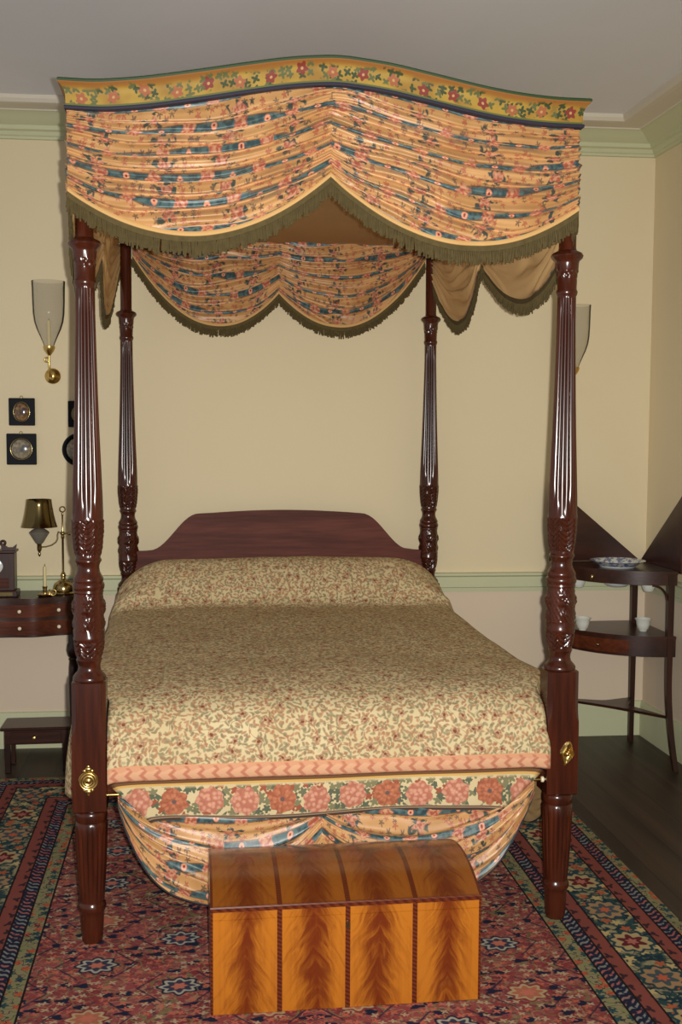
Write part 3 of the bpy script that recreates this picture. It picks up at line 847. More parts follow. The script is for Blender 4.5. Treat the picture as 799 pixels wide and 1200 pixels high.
# front
fx0, fxm, fx1 = -0.038, 0.712, W+0.002
valance('canopy_valance', [(fx0, fxm, lambda s: ctop(s)+0.004, parab(fx0, fxm, 2.240, 2.304, 0.150)), (fxm, fx1, lambda s: ctop(s)+0.004, parab(fxm, fx1, 2.304, 2.228, 0.150))],
        lambda s, d: (s, -0.082-d), (0, -1, 0), dict(folds=9, amp=0.016, uvh=0.50, nu=96, nv=96), lining='lining', fringe=0.058, seed=1, label='front canopy valance of printed floral cotton swags')
# back, hung facing the room
valance('canopy_valance', [(0.035, 0.712, lambda s: 2.446, parab(0.035, 0.712, 2.365, 2.208, 0.232)), (0.712, 1.412, lambda s: 2.446, parab(0.712, 1.412, 2.208, 2.375, 0.232))],
        lambda s, d: (s, 1.955-d), (0, -1, 0), dict(folds=8, amp=0.015, uvh=0.46, nu=72, nv=72), fringe=0.052, seed=2, label='back canopy valance of printed floral cotton swags', lining='lining')
# sides
for sx, sgn, sd in ((CX0-0.002, -1, 3), (CX1+0.004, 1, 4)):
    y0, ym, y1 = -0.075, 1.085, 2.05
    zt0 = 2.462
    valance('canopy_valance', [(y0, ym, lambda s: 2.462, parab(y0, ym, 2.225, 2.245, 0.20)), (ym, y1, lambda s: 2.462, parab(ym, y1, 2.245, 2.33, 0.235))],
            (lambda s, d, sx=sx, sgn=sgn: (sx+sgn*d, s)), (sgn, 0, 0), dict(folds=7, amp=0.011, uvh=0.46, nu=60, nv=60), lining='lining', fringe=0.055, seed=sd, label='%s canopy valance of swags lined in plain beige' % ('left' if sgn < 0 else 'right'))

# --- base valance
bx0, bxm, bx1 = 0.082, 0.70, 1.372
def lobe(s0, s1, z0, z1, sag, pa, pb):
    def f(s):
        t = (s-s0)/(s1-s0); p = pa if t < 0.5 else pb
        return z0+(z1-z0)*t - sag*(1-abs(2*t-1)**p)
    return f
def btop(s): return 0.470
valance('base_valance', [(bx0, bxm, btop, lobe(bx0, bxm, 0.432, 0.285, 0.252, 4.2, 2.2)), (bxm, bx1, btop, lobe(bxm, bx1, 0.285, 0.425, 0.255, 2.2, 3.5))],
        lambda s, d: (s, -0.024-d), (0, -1, 0), dict(folds=6, amp=0.011, uvh=0.42, nu=80, nv=72, bulge=0.02), fringe=0, tape=False, seed=5, label='foot valance of printed floral cotton swags')
for sx, sgn, sd in ((-0.027, -1, 6), (W+0.027, 1, 7)):
    valance('base_valance', [(0.06, 1.0, btop, parab(0.06, 1.0, 0.42, 0.36, 0.24)), (1.0, 1.97, btop, parab(1.0, 1.97, 0.36, 0.42, 0.24))],
            (lambda s, d, sx=sx, sgn=sgn: (sx+sgn*d*0.6, s)), (sgn, 0, 0), dict(folds=6, amp=0.009, uvh=0.42, nu=48, nv=48, bulge=0.015), lining='lining', fringe=0, tape=False, seed=sd, label='%s side valance of swags lined in plain beige' % ('left' if sgn < 0 else 'right'))
mb = MB(); mb.tube([(0.0505, -0.028, 0.468), (W-0.0505, -0.028, 0.468)], 0.0045, 8)
part('valance_rod', mb, 'brass', bed, 50)
mb = MB(); mb.lathe([(0.004, 0), (0.0085, 0.001), (0.0095, 0.004), (0.0095, 0.008), (0.006, 0.010), (0.005, 0.012)], W-0.064, -0.028, 14, True, 'X', 0.468)
part('rod_end', mb, 'ivory', bed, 40)

# ------------------------------------------------------------------ bedspread
def bedspread():
    prof = [(-0.036, 0.382), (-0.040, 0.40), (-0.043, 0.44), (-0.043, 0.48), (-0.040, 0.509), (-0.042, 0.513), (-0.054, 0.515), (-0.060, 0.521), (-0.061, 0.55), (-0.058, 0.59), (-0.050, 0.635), (-0.036, 0.675), (-0.012, 0.707), (0.02, 0.728), (0.06, 0.742), (0.12, 0.752), (0.22, 0.758)]
    prof += [(0.22+1.30*i/40, 0.758+0.012*i/40) for i in range(1, 41)]
    prof += [(1.56, 0.772), (1.59, 0.780), (1.61, 0.800), (1.63, 0.835), (1.66, 0.875), (1.70, 0.915), (1.75, 0.945), (1.80, 0.958), (1.85, 0.955), (1.90, 0.935), (1.94, 0.90), (1.965, 0.85), (1.975, 0.78)]
    # densify
    dp = [prof[0]]
    for a, b in zip(prof, prof[1:]):
        n = max(1, int(math.hypot(b[0]-a[0], b[1]-a[1])/0.018))
        for i in range(1, n+1): dp.append((a[0]+(b[0]-a[0])*i/n, a[1]+(b[1]-a[1])*i/n))
    acc = [0]
    for a, b in zip(dp, dp[1:]): acc.append(acc[-1]+math.hypot(b[0]-a[0], b[1]-a[1]))
    NT, NS = 90, 22
    def sm(x, a, b):
        t = min(1, max(0, (x-a)/(b-a))); return t*t*(3-2*t)
    P, UV = [], []
    for (y, z), arc in zip(dp, acc):
        head = sm(y, 1.60, 1.70)
        wide = sm(y, 0.05, 0.30)
        tail = 1 - sm(y, 1.90, 1.96)
        low = max(0, 0.515 - z) if y < 0.1 else 0
        xl = 0.0535*(1-wide) - 0.060*wide + low*0.95; xr = (W-0.0525 + 0.010*sm(-y, 0.051, 0.056))*(1-wide) + (W+0.035)*wide - low*1.1
        if y > 1.90: xl = xl*tail + 0.055*(1-tail); xr = xr*tail + (W-0.055)*(1-tail)
        row, ru = [], []
        R = 0.10 + 0.16*head; D = 0.065 + 0.17*head; D *= 0.15 + 0.85*sm(y, 0.10, 0.75)
        if y > 1.9: D *= 0.6+0.4*tail
        def topz(x):
            e = 0
            dl, dr = x-xl, xr-x
            q = max(0, 1-min(dl, dr)/R)
            n = noise.noise(Vector((x*3, y*3, 2)))*0.006 + noise.noise(Vector((x*9, y*5, 5)))*0.003
            crown = 0.012*math.sin(PI*(x-xl)/(xr-xl))*sm(y, 0.05, 0.4)
            return z - D*(1-math.sqrt(max(0, 1-q*q))) + (n*sm(z, 0.68, 0.74)) + crown
        def topy(x):
            if y > 0.05: return y
            return y + 0.006*noise.noise(Vector((x*4, z*3, 9))) * (1-sm(z, 0.66, 0.72)) + 0.004*math.sin(x*9+1)*sm(0.52-z, 0, 0.12)
        zl, zr = topz(xl), topz(xr)
        for k in range(NS, 0, -1):          # left drop
            f = k/NS; h = f*(zl-0.385)
            x = xl - 0.058*math.sin(f*PI/2)*(0.75+0.25*math.sin(y*11)) - 0.008*math.sin(y*23+f*2)*f
            row.append((x, y, zl-h)); ru.append((xl-h-0.05*f, arc))
        for k in range(NT+1):
            x = xl+(xr-xl)*k/NT; yy = topy(x); zz = topz(x)
            if z < 0.515 and y < 0.1: zz += 0.006*math.sin(x*7.5+0.5)*sm(0.515-z, 0, 0.1)
            row.append((x, yy, zz)); ru.append((x, arc))
        for k in range(1, NS+1):
            f = k/NS; h = f*(zr-0.385)
            x = xr + 0.06*math.sin(f*PI/2)*(0.75+0.25*math.sin(y*11+1)) + 0.008*math.sin(y*23+f*2)*f
            row.append((x, y, zr-h)); ru.append((xr+h+0.05*f, arc))
        P.append(row); UV.append(ru)
    def skip(i, j):
        y = dp[i][0]
        side = j < NS or j >= NS+NT
        return side and (y < 0.085 or y > 1.90 or (dp[i+1][0] < 0.085))
    mb = MB(); mb.grid(P, UV, skip=skip)
    # drop vertices no face uses
    used = sorted({i for f in mb.f for i in f}); mp = {o: n for n, o in enumerate(used)}
    mb.v = [mb.v[i] for i in used]; mb.uv = [mb.uv[i] for i in used]; mb.f = [tuple(mp[i] for i in f) for f in mb.f]
    o = part('bedspread', mb, 'spread', None, 180, origin=(W/2, L/2, 0.45))
    sol = o.modifiers.new('thickness', 'SOLIDIFY'); sol.thickness = 0.006; sol.offset = -1
    tag(o, 'cream floral bedspread with pink rose border draped over the bed', 'bedspread')
bedspread()

# ------------------------------------------------------------------ dome topped chest
cx0, cx1, cy0, cy1, cz1 = 0.351, 1.085, -0.492, -0.075, 0.302
ZB = 0.004 + RT
chest = thing('dome_top_chest', 'figured satinwood chest with low domed lid at the foot of the bed', 'chest', ((cx0+cx1)/2, (cy0+cy1)/2, RT))
hw = (cx1-cx0)/2
chest_mat(-hw, hw, 0, cz1-RT)
seam = 0.268
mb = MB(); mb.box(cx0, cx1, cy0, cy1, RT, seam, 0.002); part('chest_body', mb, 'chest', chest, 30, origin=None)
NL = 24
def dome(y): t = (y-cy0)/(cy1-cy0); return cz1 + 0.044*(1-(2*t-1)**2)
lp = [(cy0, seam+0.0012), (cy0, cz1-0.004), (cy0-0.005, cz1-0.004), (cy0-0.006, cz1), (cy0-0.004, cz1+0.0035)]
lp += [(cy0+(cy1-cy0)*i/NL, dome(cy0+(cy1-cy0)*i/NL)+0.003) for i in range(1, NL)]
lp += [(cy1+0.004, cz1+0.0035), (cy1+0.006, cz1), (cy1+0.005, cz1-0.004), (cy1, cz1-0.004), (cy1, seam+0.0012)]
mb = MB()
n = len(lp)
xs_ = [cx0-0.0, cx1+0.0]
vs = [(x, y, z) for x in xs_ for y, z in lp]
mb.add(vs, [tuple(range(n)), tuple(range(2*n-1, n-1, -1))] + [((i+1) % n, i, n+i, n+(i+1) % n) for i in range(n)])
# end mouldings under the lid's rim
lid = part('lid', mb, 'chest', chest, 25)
mb = MB(); mb.prism_y([((cx0+cx1)/2 + 0.006*math.cos(2*PI*i/16), 0.238 + 0.013*math.sin(2*PI*i/16)) for i in range(16)], cy0-0.0015, cy0+0.001)
esc = part('keyhole_plate', mb, 'old_brass', chest, 30)
mb = MB(); mb.prism_y([((cx0+cx1)/2 + 0.002*math.cos(2*PI*i/10), 0.238 + 0.006*math.sin(2*PI*i/10)) for i in range(10)], cy0-0.002, cy0)
part('keyhole', mb, 'iron_dark', esc, 30)

# ------------------------------------------------------------------ left: serpentine side table
TT = 0.782
tx0, tx1 = -1.22, -0.238
tmid = (tx0+tx1)/2
def tfront(x, e=0):
    a = abs(x-tmid)/(tx1-tmid)
    return 1.885 - e + 0.055*(0.5-0.5*math.cos(min(1, a)*PI*1.0)) - 0.030*math.exp(-((a-0.62)/0.16)**2) + (0.02*max(0, a-0.9)*10)
tb = wy(tmid)-0.045
tbl = thing('side_table', 'dark mahogany serpentine fronted table holding a brass lamp and clock', 'table', (tmid, 2.0, 0))
def front_poly(x0, x1, e, back, n=40): return [(x0+(x1-x0)*i/n, tfront(x0+(x1-x0)*i/n, e)) for i in range(n+1)] + [(x1, back), (x0, back)]
mb = MB(); mb.prism(front_poly(tx0-0.012, tx1+0.012, 0.012, tb), TT-0.016, TT); mb.prism(front_poly(tx0-0.006, tx1+0.006, 0.006, tb), TT-0.022, TT-0.016); part('table_top', mb, 'dark_wood', tbl, 30)
mb = MB(); mb.prism(front_poly(tx0, tx1, 0, tb), 0.60, TT-0.022); part('table_body', mb, 'dark_wood', tbl, 30)
for z0, z1 in ((0.693, 0.752), (0.612, 0.676)):
    for xa, xb in ((-0.592, -0.262), (-1.196, -0.866)):
        n = 20; f = [(xa+(xb-xa)*i/n, tfront(xa+(xb-xa)*i/n, 0.005)) for i in range(n+1)]
        poly = f + [(x, y+0.012) for x, y in reversed(f)]
        mb = MB(); mb.prism(poly, z0, z1); d = part('drawer', mb, 'drawer_wood', tbl, 30)
        for kx in (xa+0.105, xb-0.052) if xa > tmid else (xa+0.052, xb-0.105):
            ky = tfront(kx, 0.005)
            mb = MB(); mb.lathe([(0.0035, -0.003), (0.004, 0.004), (0.0075, 0.007), (0.009, 0.011), (0.0075, 0.015), (0.001, 0.017)], kx, ky, 12, True, 'Y', (z0+z1)/2)
            part('drawer_knob', mb, 'ivory', d, 50)
legp = [(0.020, 0.602), (0.020, 0.56), (0.026, 0.545), (0.030, 0.52), (0.024, 0.495), (0.016, 0.485), (0.020, 0.478), (0.016, 0.47), (0.019, 0.44), (0.021, 0.36), (0.017, 0.18), (0.013, 0.06), (0.017, 0.05), (0.018, 0.035), (0.013, 0.0)]
for x in (tx0+0.03, tx1-0.022):
    for y in (tfront(x)+0.03, tb-0.03):
        mb = MB(); mb.lathe(legp, x, y, 16); part('leg', mb, 'dark_wood_upright', tbl, 40)

# shelf clock
ckx, cky = -0.602, 1.985
clk = thing('shelf_clock', 'small dark wooden shelf clock with scrolled top on the side table', 'clock', (ckx, cky, TT))
mb = MB()
mb.box(ckx-0.098, ckx+0.098, cky-0.05, cky+0.05, TT, TT+0.03, 0.004); mb.box(ckx-0.085, ckx+0.085, cky-0.042, cky+0.045, TT+0.03, TT+0.205, 0.003)
mb.box(ckx-0.093, ckx+0.093, cky-0.048, cky+0.05, TT+0.205, TT+0.218, 0.003)
for s in (-1, 1):
    mb.prism_y([(ckx+s*a, TT+b) for a, b in ((0.093, 0.218), (0.097, 0.246), (0.080, 0.232), (0.058, 0.232), (0.046, 0.240), (0.030, 0.252), (0.030, 0.218))][::(1 if s > 0 else -1)], cky-0.046, cky-0.026)
    mb.torus((ckx+s*0.036, cky-0.036, TT+0.252), 0.010, 0.0058, 'Y', 16, 8)
part('clock_case', mb, 'clock_wood', clk, 30)
mb = MB(); mb.lathe([(0.034, -0.002), (0.035, 0.003), (0.030, 0.005), (0.001, 0.0055)], ckx, cky-0.042, 32, True, 'Y', TT+0.145); dial = part('dial', mb, 'clock_face', clk, 40)
mb = MB(); mb.box(ckx-0.0015, ckx+0.0015, cky-0.050, cky-0.048, TT+0.143, TT+0.172); part('clock_hand', mb, 'iron_dark', dial, 0)
mb = MB(); mb.box(ckx-0.001, ckx+0.022, cky-0.050, cky-0.048, TT+0.1435, TT+0.1465); part('clock_hand', mb, 'iron_dark', dial, 0)
mb = MB(); mb.box(ckx-0.060, ckx+0.060, cky-0.0445, cky-0.041, TT+0.042, TT+0.088, 0.002); part('door_panel', mb, 'drawer_wood', clk, 30)
mb = MB(); mb.box(ckx-0.065, ckx+0.078, cky-0.0525, cky-0.0495, TT+0.006, TT+0.024, 0.001); part('base_panel', mb, 'old_brass', clk, 30)

# student lamp
lx, ly = -0.304, 2.025
lmp = thing('student_lamp', 'brass student lamp with flared metal shade on the side table', 'lamp', (lx, ly, TT))
mb = MB(); mb.lathe([(0.050, 0), (0.052, 0.006), (0.047, 0.012), (0.049, 0.020), (0.046, 0.040), (0.040, 0.052), (0.026, 0.062), (0.014, 0.068), (0.010, 0.080), (0.013, 0.088), (0.010, 0.096), (0.007, 0.104)], lx, ly, 28, cz=TT); part('lamp_base', mb, 'old_brass', lmp, 50)
mb = MB(); mb.lathe([(0.0048, 0.10), (0.0048, 0.262), (0.008, 0.266), (0.008, 0.276), (0.0045, 0.28), (0.0045, 0.30), (0.0035, 0.305), (0.0035, 0.372), (0.005, 0.376), (0.005, 0.382), (0.003, 0.386)], lx, ly, 12, cz=TT); mb.torus((lx, ly, TT+0.402), 0.0125, 0.003, 'Y', 20, 8); part('lamp_pole', mb, 'old_brass', lmp, 40)
sx_ = -0.412
mb = MB(); mb.sphere((lx, ly, TT+0.288), 0.011, 12, 8); mb.lathe([(0.004, 0.008), (0.005, 0.022), (0.010, 0.026), (0.010, 0.036), (0.004, 0.038)], lx, ly, 12, True, 'X', TT+0.288)
mb.tube([(lx-0.008, ly, TT+0.288), (lx-0.020, ly, TT+0.296), (lx-0.024, ly, TT+0.28), (lx-0.024, ly, TT+0.262), (lx-0.032, ly, TT+0.246), (lx-0.052, ly, TT+0.232), (lx-0.078, ly, TT+0.225), (sx_+0.008, ly, TT+0.224)], 0.0034, 8); part('lamp_arm', mb, 'old_brass', lmp, 60)
mb = MB(); mb.lathe([(0.001, 0.178), (0.006, 0.186), (0.007, 0.194), (0.004, 0.200), (0.009, 0.208), (0.011, 0.216), (0.010, 0.236), (0.013, 0.240)], sx_, ly, 20, cz=TT); part('drip_cup', mb, 'old_brass', lmp, 50)
mb = MB(); mb.lathe([(0.013, 0.240), (0.018, 0.244), (0.030, 0.264), (0.046, 0.290), (0.047, 0.294), (0.044, 0.297), (0.034, 0.305), (0.022, 0.312), (0.016, 0.314)], sx_, ly, 28, cz=TT); part('oil_font', mb, 'lead_grey', lmp, 30)
mb = MB(); mb.lathe([(0.014, 0.313), (0.017, 0.316), (0.017, 0.335), (0.012, 0.34), (0.012, 0.36)], sx_, ly, 18, cz=TT); part('burner', mb, 'brass', lmp, 40)
mb = MB(); sh = [(0.0845, 0.319), (0.0835, 0.321), (0.076, 0.345), (0.068, 0.380), (0.0615, 0.420), (0.0585, 0.447), (0.0595, 0.449), (0.0585, 0.4495)]
mb.lathe(sh + [(r-0.0018, z) for r, z in reversed(sh[1:-2])] + [sh[0]], sx_, ly, 40, False, cz=TT)
for a in range(4):
    t = a*PI/2+0.4; mb.tube([(sx_+0.011*math.cos(t), ly+0.011*math.sin(t), TT+0.355), (sx_+0.072*math.cos(t), ly+0.072*math.sin(t), TT+0.352)], 0.0015, 5)
part('lamp_shade', mb, 'shade_brass', lmp, 40)

# chamberstick and its candle
hx_, hy_ = -0.380, 1.955
cs = thing('chamberstick', 'small brass candlestick with a round tray in front of the lamp', 'candlestick', (hx_, hy_, TT))
mb = MB(); mb.lathe([(0.030, 0), (0.032, 0.004), (0.037, 0.008), (0.038, 0.011), (0.035, 0.010), (0.012, 0.005), (0.010, 0.008)], hx_, hy_, 28, cz=TT); part('tray', mb, 'old_brass', cs, 40)
mb = MB(); mb.lathe([(0.010, 0.006), (0.007, 0.012), (0.0065, 0.022), (0.009, 0.027), (0.0085, 0.032), (0.010, 0.040), (0.0115, 0.046), (0.0105, 0.047), (0.0085, 0.042)], hx_, hy_, 18, cz=TT); part('candle_socket', mb, 'brass', cs, 40)
mb = MB(); mb.torus((hx_+0.040, hy_-0.020, TT+0.020), 0.013, 0.003, 'Y', 18, 8); part('finger_ring', mb, 'brass', cs, 50)
mb = MB(); mb.lathe([(0.010, 0.0), (0.008, 0.012), (0.003, 0.024), (0.001, 0.026)], hx_+0.022, hy_-0.014, 14, cz=TT+0.009); part('snuffer', mb, 'brass', cs, 40)
def candle(x, y, z0, h, r, label):
    c = thing('candle', label, 'candle', (x, y, z0))
    mb = MB(); mb.lathe([(r, 0), (r*0.96, h*0.9), (r*0.8, h), (r*0.3, h-0.001)], x, y, 14, cz=z0); part('wax_stick', mb, 'wax', c, 50)
    mb = MB(); mb.tube([(x, y, z0+h-0.002), (x+0.0006, y, z0+h+0.010)], 0.0012, 6); part('wick', mb, 'iron_dark', c, 50)
candle(hx_, hy_, TT+0.043, 0.098, 0.0068, 'pale candle standing in the small brass candlestick')

# low stand on the floor under the table
sy0, sy1, sz = 1.752, 1.945, 0.212
lst = thing('low_stand', 'low dark wooden stand with one drawer on the floor beside the bed', 'stand', (-0.415, 1.85, 0))
mb = MB(); mb.box(-0.562, -0.245, sy0, sy1, sz-0.014, sz, 0.004); part('stand_top', mb, 'dark_wood', lst, 30)
mb = MB(); mb.box(-0.545, -0.262, sy0+0.014, sy1-0.012, 0.132, sz-0.0145, 0.002); part('stand_body', mb, 'dark_wood', lst, 30)
mb = MB(); mb.box(-0.515, -0.292, sy0+0.010, sy0+0.02, 0.138, sz-0.022, 0.002); d = part('drawer', mb, 'dark_wood', lst, 30)
mb = MB(); mb.lathe([(0.003, -0.001), (0.0035, 0.004), (0.008, 0.008), (0.0075, 0.013), (0.001, 0.015)], -0.412, sy0+0.010, 12, True, 'Y', 0.163); part('drawer_knob', mb, 'brass', d, 50)
for x in (-0.532, -0.275):
    for y in (sy0+0.028, sy1-0.026):
        mb = MB(); mb.box(x-0.013, x+0.013, y-0.013, y+0.013, 0.0, 0.135, 0.003); part('leg', mb, 'dark_wood_upright', lst, 30)

# ------------------------------------------------------------------ things hung on the back wall
def sconce(x, z, label):
    s = thing('wall_sconce', label, 'sconce', (x, wy(x), z), WROT)       # local: -y into the room, z up, origin on the back plate
    mb = MB(); mb.lathe([(0.036, 0), (0.038, 0.004), (0.034, 0.010), (0.026, 0.014), (0.018, 0.022), (0.012, 0.030), (0.010, 0.036), (0.001, 0.038)], 0, 0, 28, True, 'Y', 0); part('back_plate', mb, 'brass', s, 50, local=True)
    mb = MB(); mb.tube([(0, -0.032, 0), (0, -0.06, -0.012), (0, -0.085, -0.004), (0, -0.098, 0.025), (-0.001, -0.10, 0.06), (0, -0.10, 0.10)], 0.0052, 8)
    mb.torus((-0.012, -0.10, 0.072), 0.010, 0.0042, 'Y', 16, 8); part('arm', mb, 'brass', s, 60, local=True)
    mb = MB(); mb.lathe([(0.006, 0.092), (0.012, 0.10), (0.022, 0.114), (0.027, 0.128), (0.027, 0.136), (0.023, 0.137), (0.012, 0.130)], 0, -0.10, 24); part('shade_cup', mb, 'brass', s, 50, local=True)
    pr_ = [(0.022, 0.134), (0.028, 0.152), (0.040, 0.180), (0.056, 0.215), (0.067, 0.250), (0.0725, 0.290), (0.0745, 0.340), (0.0755, 0.400), (0.0770, 0.432), (0.0775, 0.438)]
    mb = MB(); mb.lathe(pr_ + [(r-0.0022, z_) for r, z_ in reversed(pr_)], 0, -0.10, 40, False); part('hurricane_shade', mb, 'glass', s, 60, local=True)
    c, sn = math.cos(WROT), math.sin(WROT)
    return x + 0.10*sn, wy(x) - 0.10*c, z
a = sconce(-0.359, 1.815, 'brass wall sconce with glass hurricane shade above the small pictures')
candle(a[0], a[1], a[2]+0.131, 0.125, 0.0095, 'pale candle inside the glass shade of the left sconce')
a = sconce(2.178, 1.742, 'brass wall sconce with glass shade half hidden behind right bed post')
candle(a[0], a[1], a[2]+0.131, 0.125, 0.0095, 'pale candle inside the glass shade of the right sconce')

def picture(x, z, w, h, label, shape, mat, oval):
    p = thing('framed_miniature', label, 'picture', (x, wy(x), z), WROT)
    mb = MB()
    if shape == 'square': mb.box(-w/2, w/2, -0.016, 0, -h/2, h/2, 0.003)
    else: mb.lathe([(w/2*0.95, 0), (w/2, 0.006), (w/2*0.97, 0.014), (w/2*0.86, 0.018), (w/2*0.78, 0.012), (w/2*0.74, 0.008)], 0, 0, 40, True, 'Y', 0)
    part('frame', mb, 'black_frame' if shape != 'green' else 'black_frame', p, 40, local=True)
    ro = oval
    if shape == 'square':
        mb = MB(); mb.torus((0, -0.016, 0), 1.0, 0.05, 'Y', 40, 8)
        mb.v = [(q[0]*ro[0]*1.06, -0.016+(q[1]+0.016)*0.05, q[2]*ro[1]*1.06) for q in mb.v]; part('inner_rim', mb, 'old_brass', p, 60, local=True)
        mb = MB(); mb.torus((0, -0.019, h/2+0.004), 0.006, 0.0018, 'Y', 16, 6); part('hanging_ring', mb, 'old_brass', p, 60, local=True)
    mb = MB(); P = []
    for i in range(8):
        a_ = i/7*PI/2; P.append([(ro[0]*math.cos(a_)*math.cos(2*PI*j/32)+1e-5*math.cos(2*PI*j/32), -0.012-0.016*math.sin(a_), ro[1]*math.cos(a_)*math.sin(2*PI*j/32)) for j in range(32)])
    mb.grid(P, close_j=True); part('medallion', mb, mat, p, 60, local=True)
picture(-0.506, 1.643, 0.122, 0.132, 'square black framed oval miniature, the upper one', 'square', 'cameo', (0.036, 0.044))
picture(-0.510, 1.464, 0.140, 0.150, 'square black framed round medallion, the lower one', 'square', 'medallion', (0.048, 0.048))
picture(-0.227, 1.634, 0.122, 0.126, 'square dark framed picture mostly hidden behind the left bed post', 'square', 'medallion', (0.040, 0.040))
picture(-0.240, 1.462, 0.160, 0.160, 'round dark framed medallion half hidden behind the left bed post', 'round', 'medallion', (0.058, 0.058))

# ------------------------------------------------------------------ corner washstand
KX, KY, KR = 2.548, 2.035, 0.46
TZ, SZ = 0.912, 0.606
ws = thing('corner_washstand', 'dark mahogany corner washstand with two raised triangular flaps', 'washstand', (KX-0.18, KY-0.18, 0))
def quarter(R, ins=0.0, n=28): return [(KX-ins, KY-ins)] + [(KX-ins-R*math.cos(PI/2*i/n), KY-ins-R*math.sin(PI/2*i/n)) for i in range(n+1)]
holes = {}
mb = MB(); mb.prism(quarter(KR+0.008), TZ-0.014, TZ); part('washstand_top', mb, 'dark_wood', ws, 25)
def arc_wall(z0, z1, R, th=0.014):
    n = 28; out = [(KX-R*math.cos(PI/2*i/n), KY-R*math.sin(PI/2*i/n)) for i in range(n+1)]
    inn = [(KX-(R-th)*math.cos(PI/2*i/n), KY-(R-th)*math.sin(PI/2*i/n)) for i in range(n+1)]
    mb = MB(); mb.prism(out + inn[::-1], z0, z1); return mb
part('top_apron', arc_wall(TZ-0.066, TZ-0.014, KR), 'dark_wood', ws, 25)
mb = MB(); mb.prism(quarter(KR+0.004), SZ-0.012, SZ); part('shelf', mb, 'dark_wood', ws, 25)
part('shelf_apron', arc_wall(SZ-0.098, SZ-0.012, KR), 'dark_wood', ws, 25)
# drawer front in the middle of the apron, with oval plate
n = 16; a0, a1 = PI/2*0.30, PI/2*0.70
f = [(KX-(KR+0.004)*math.cos(a0+(a1-a0)*i/n), KY-(KR+0.004)*math.sin(a0+(a1-a0)*i/n)) for i in range(n+1)]
g_ = [(KX-(KR-0.002)*math.cos(a0+(a1-a0)*i/n), KY-(KR-0.002)*math.sin(a0+(a1-a0)*i/n)) for i in range(n+1)]
mb = MB(); mb.prism(f+g_[::-1], SZ-0.086, SZ-0.024); dr = part('drawer', mb, 'drawer_wood', ws, 25)
am = (a0+a1)/2
mb = MB(); mb.sphere((KX-(KR+0.010)*math.cos(am), KY-(KR+0.010)*math.sin(am), SZ-0.055), 0.008, 10, 8); part('drawer_knob', mb, 'old_brass', dr, 60)
mb = MB(); mb.sphere((KX-(KR+0.004)*math.cos(0.70), KY-(KR+0.004)*math.sin(0.70), TZ-0.042), 0.012, 12, 8, (0.6, 0.6, 1.3)); part('keyhole_plate', mb, 'old_brass', ws, 60)
def leg(x, y, dx, dy, top):
    pts, rs = [], []
    for i in range(13):
        z = top*(1-i/12); k = max(0, (0.42-z)/0.42)**2
        pts.append((x+dx*k, y+dy*k, z))
    mb = MB(); P = []
    for i, (px_, py_, pz_) in enumerate(pts):
        h = 0.0155 - 0.004*(i/12); P.append([(px_-h, py_-h, pz_), (px_+h, py_-h, pz_), (px_+h, py_+h, pz_), (px_-h, py_+h, pz_)])
    b = len(mb.v); mb.grid(P, close_j=True); mb.f.append((b, b+1, b+2, b+3)); mb.f.append(tuple(b+48+i for i in range(4)))
    part('leg', mb, 'dark_wood_upright', ws, 30)
leg(KX-0.028, KY-KR+0.012, -0.01, -0.13, TZ-0.015); leg(KX-KR+0.012, KY-0.028, -0.13, -0.01, TZ-0.015); leg(KX-0.055, KY-0.075, 0, 0, TZ-0.015)
# shaped bracket under the top at the right leg
mb = MB(); br = []
for i in range(9): t = PI/2*i/8; br.append((KX-0.045-0.07*(1-math.sin(t)), KY-KR+0.012, TZ-0.066-0.07*(1-math.cos(t))))
mb.tube(br, 0.006, 6); part('bracket', mb, 'dark_wood', ws, 50)
# concave sided stretcher shelf
def conc(p, q, sag, n=10):
    out = []
    cxx, cyy = KX-0.19, KY-0.19
    for i in range(n):
        t = i/n; x = p[0]+(q[0]-p[0])*t; y = p[1]+(q[1]-p[1])*t; k = sag*4*t*(1-t)
        out.append((x+(cxx-x)*k, y+(cyy-y)*k))
    return out
A, B, C = (KX-KR-0.005, KY-0.028), (KX-0.03, KY-KR-0.012), (KX-0.055, KY-0.075)
mb = MB(); mb.prism(conc(A, B, 0.25) + conc(B, C, 0.62) + conc(C, A, 0.50), 0.216, 0.228); part('stretcher', mb, 'dark_wood', ws, 30)
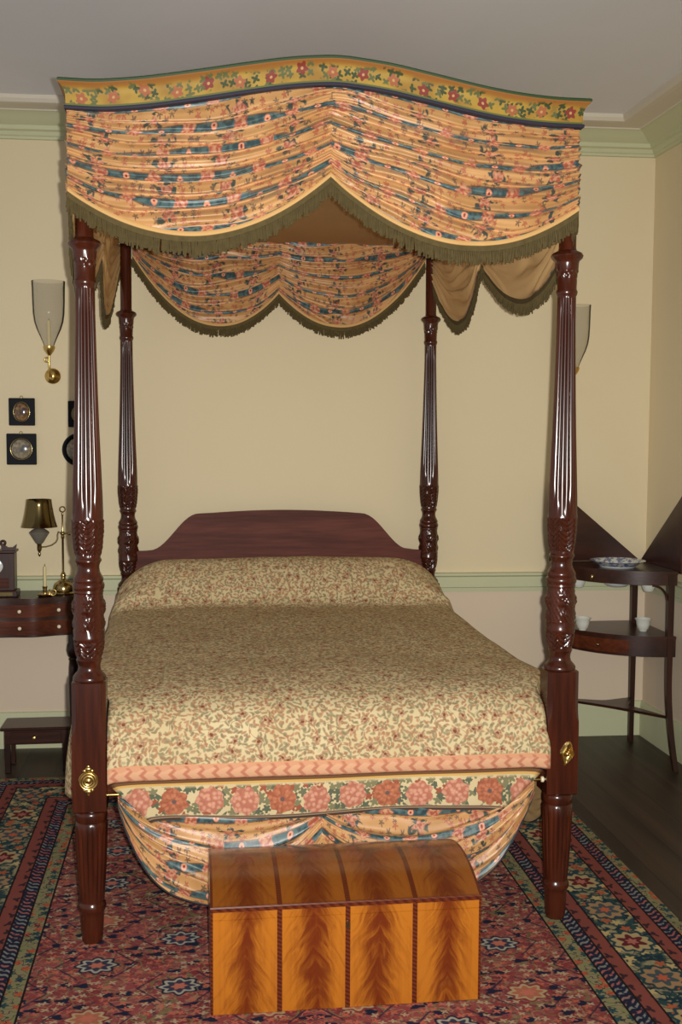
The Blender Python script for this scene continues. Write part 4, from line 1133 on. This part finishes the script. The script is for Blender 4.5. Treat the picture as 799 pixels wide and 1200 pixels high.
# two triangular flaps standing against the walls
mb = MB(); mb.prism_y([(KX+0.005, TZ), (KX-KR-0.01, TZ), (KX-KR-0.01, TZ+0.395)][::-1], KY+0.006, KY+0.020); part('flap', mb, 'dark_wood', ws, 25)
mb = MB(); poly = [(KY+0.0, TZ), (KY-KR-0.02, TZ-0.01), (KY-KR-0.02, TZ+0.36)]
vs = [(KX+0.006, y, z) for y, z in poly] + [(KX+0.020, y, z) for y, z in poly]
mb.add(vs, [(0, 1, 2), (5, 4, 3), (0, 3, 4, 1), (1, 4, 5, 2), (2, 5, 3, 0)]); part('flap', mb, 'dark_wood', ws, 25)

def bowl(name, prof, x, y, z, mat, label, cat, group=None, n=28, sc=(1, 1)):
    mb = MB(); mb.lathe(prof, 0, 0, n, False)
    mb.v = [(p[0]*sc[0], p[1]*sc[1], p[2]) for p in mb.v]
    o = part(name, mb, mat, None, 50); o.location = (x, y, z); return tag(o, label, cat, group)
def vessel(out, th): return [(0.001, out[0][1])] + out + [(r-th, z+(0.0 if i < len(out)-1 else 0.0)) for i, (r, z) in reversed(list(enumerate(out)))][0:len(out)-1] + [(max(out[0][0]-th, 0.002), out[0][1]+th), (0.001, out[0][1]+th)]
bowl('wash_basin', vessel([(0.032, -0.097), (0.045, -0.094), (0.066, -0.078), (0.076, -0.045), (0.084, 0.003), (0.095, 0.010), (0.118, 0.024), (0.134, 0.031)], 0.003), 2.338, 1.792, TZ, 'dish', 'wide rimmed blue and white china basin set in the washstand top', 'basin', n=40)
cup = [(0.018, 0.0), (0.019, 0.006), (0.026, 0.012), (0.032, 0.034), (0.034, 0.050), (0.040, 0.058), (0.0405, 0.060)]
bowl('cup', vessel(cup, 0.0025), 2.452, 1.735, SZ, 'porcelain', 'small white flared cup at the right end of the washstand shelf', 'cup', 'white cups on the washstand')
bowl('cup', vessel(cup, 0.0025), 2.170, 1.790, SZ, 'porcelain', 'small white flared cup half hidden behind the right bed post', 'cup', 'white cups on the washstand')
cup2 = [(0.018, -0.112), (0.024, -0.108), (0.032, -0.085), (0.036, -0.03), (0.038, -0.018), (0.040, -0.0145)]
bowl('cup', vessel(cup2, 0.0025), 2.462, 1.705, TZ, 'porcelain', 'white cup sunk into the right side of the washstand top', 'cup', 'white cups on the washstand')
bowl('cup', vessel(cup2, 0.0025), 2.178, 1.880, TZ, 'porcelain', 'white cup sunk into the left side of the washstand top', 'cup', 'white cups on the washstand')
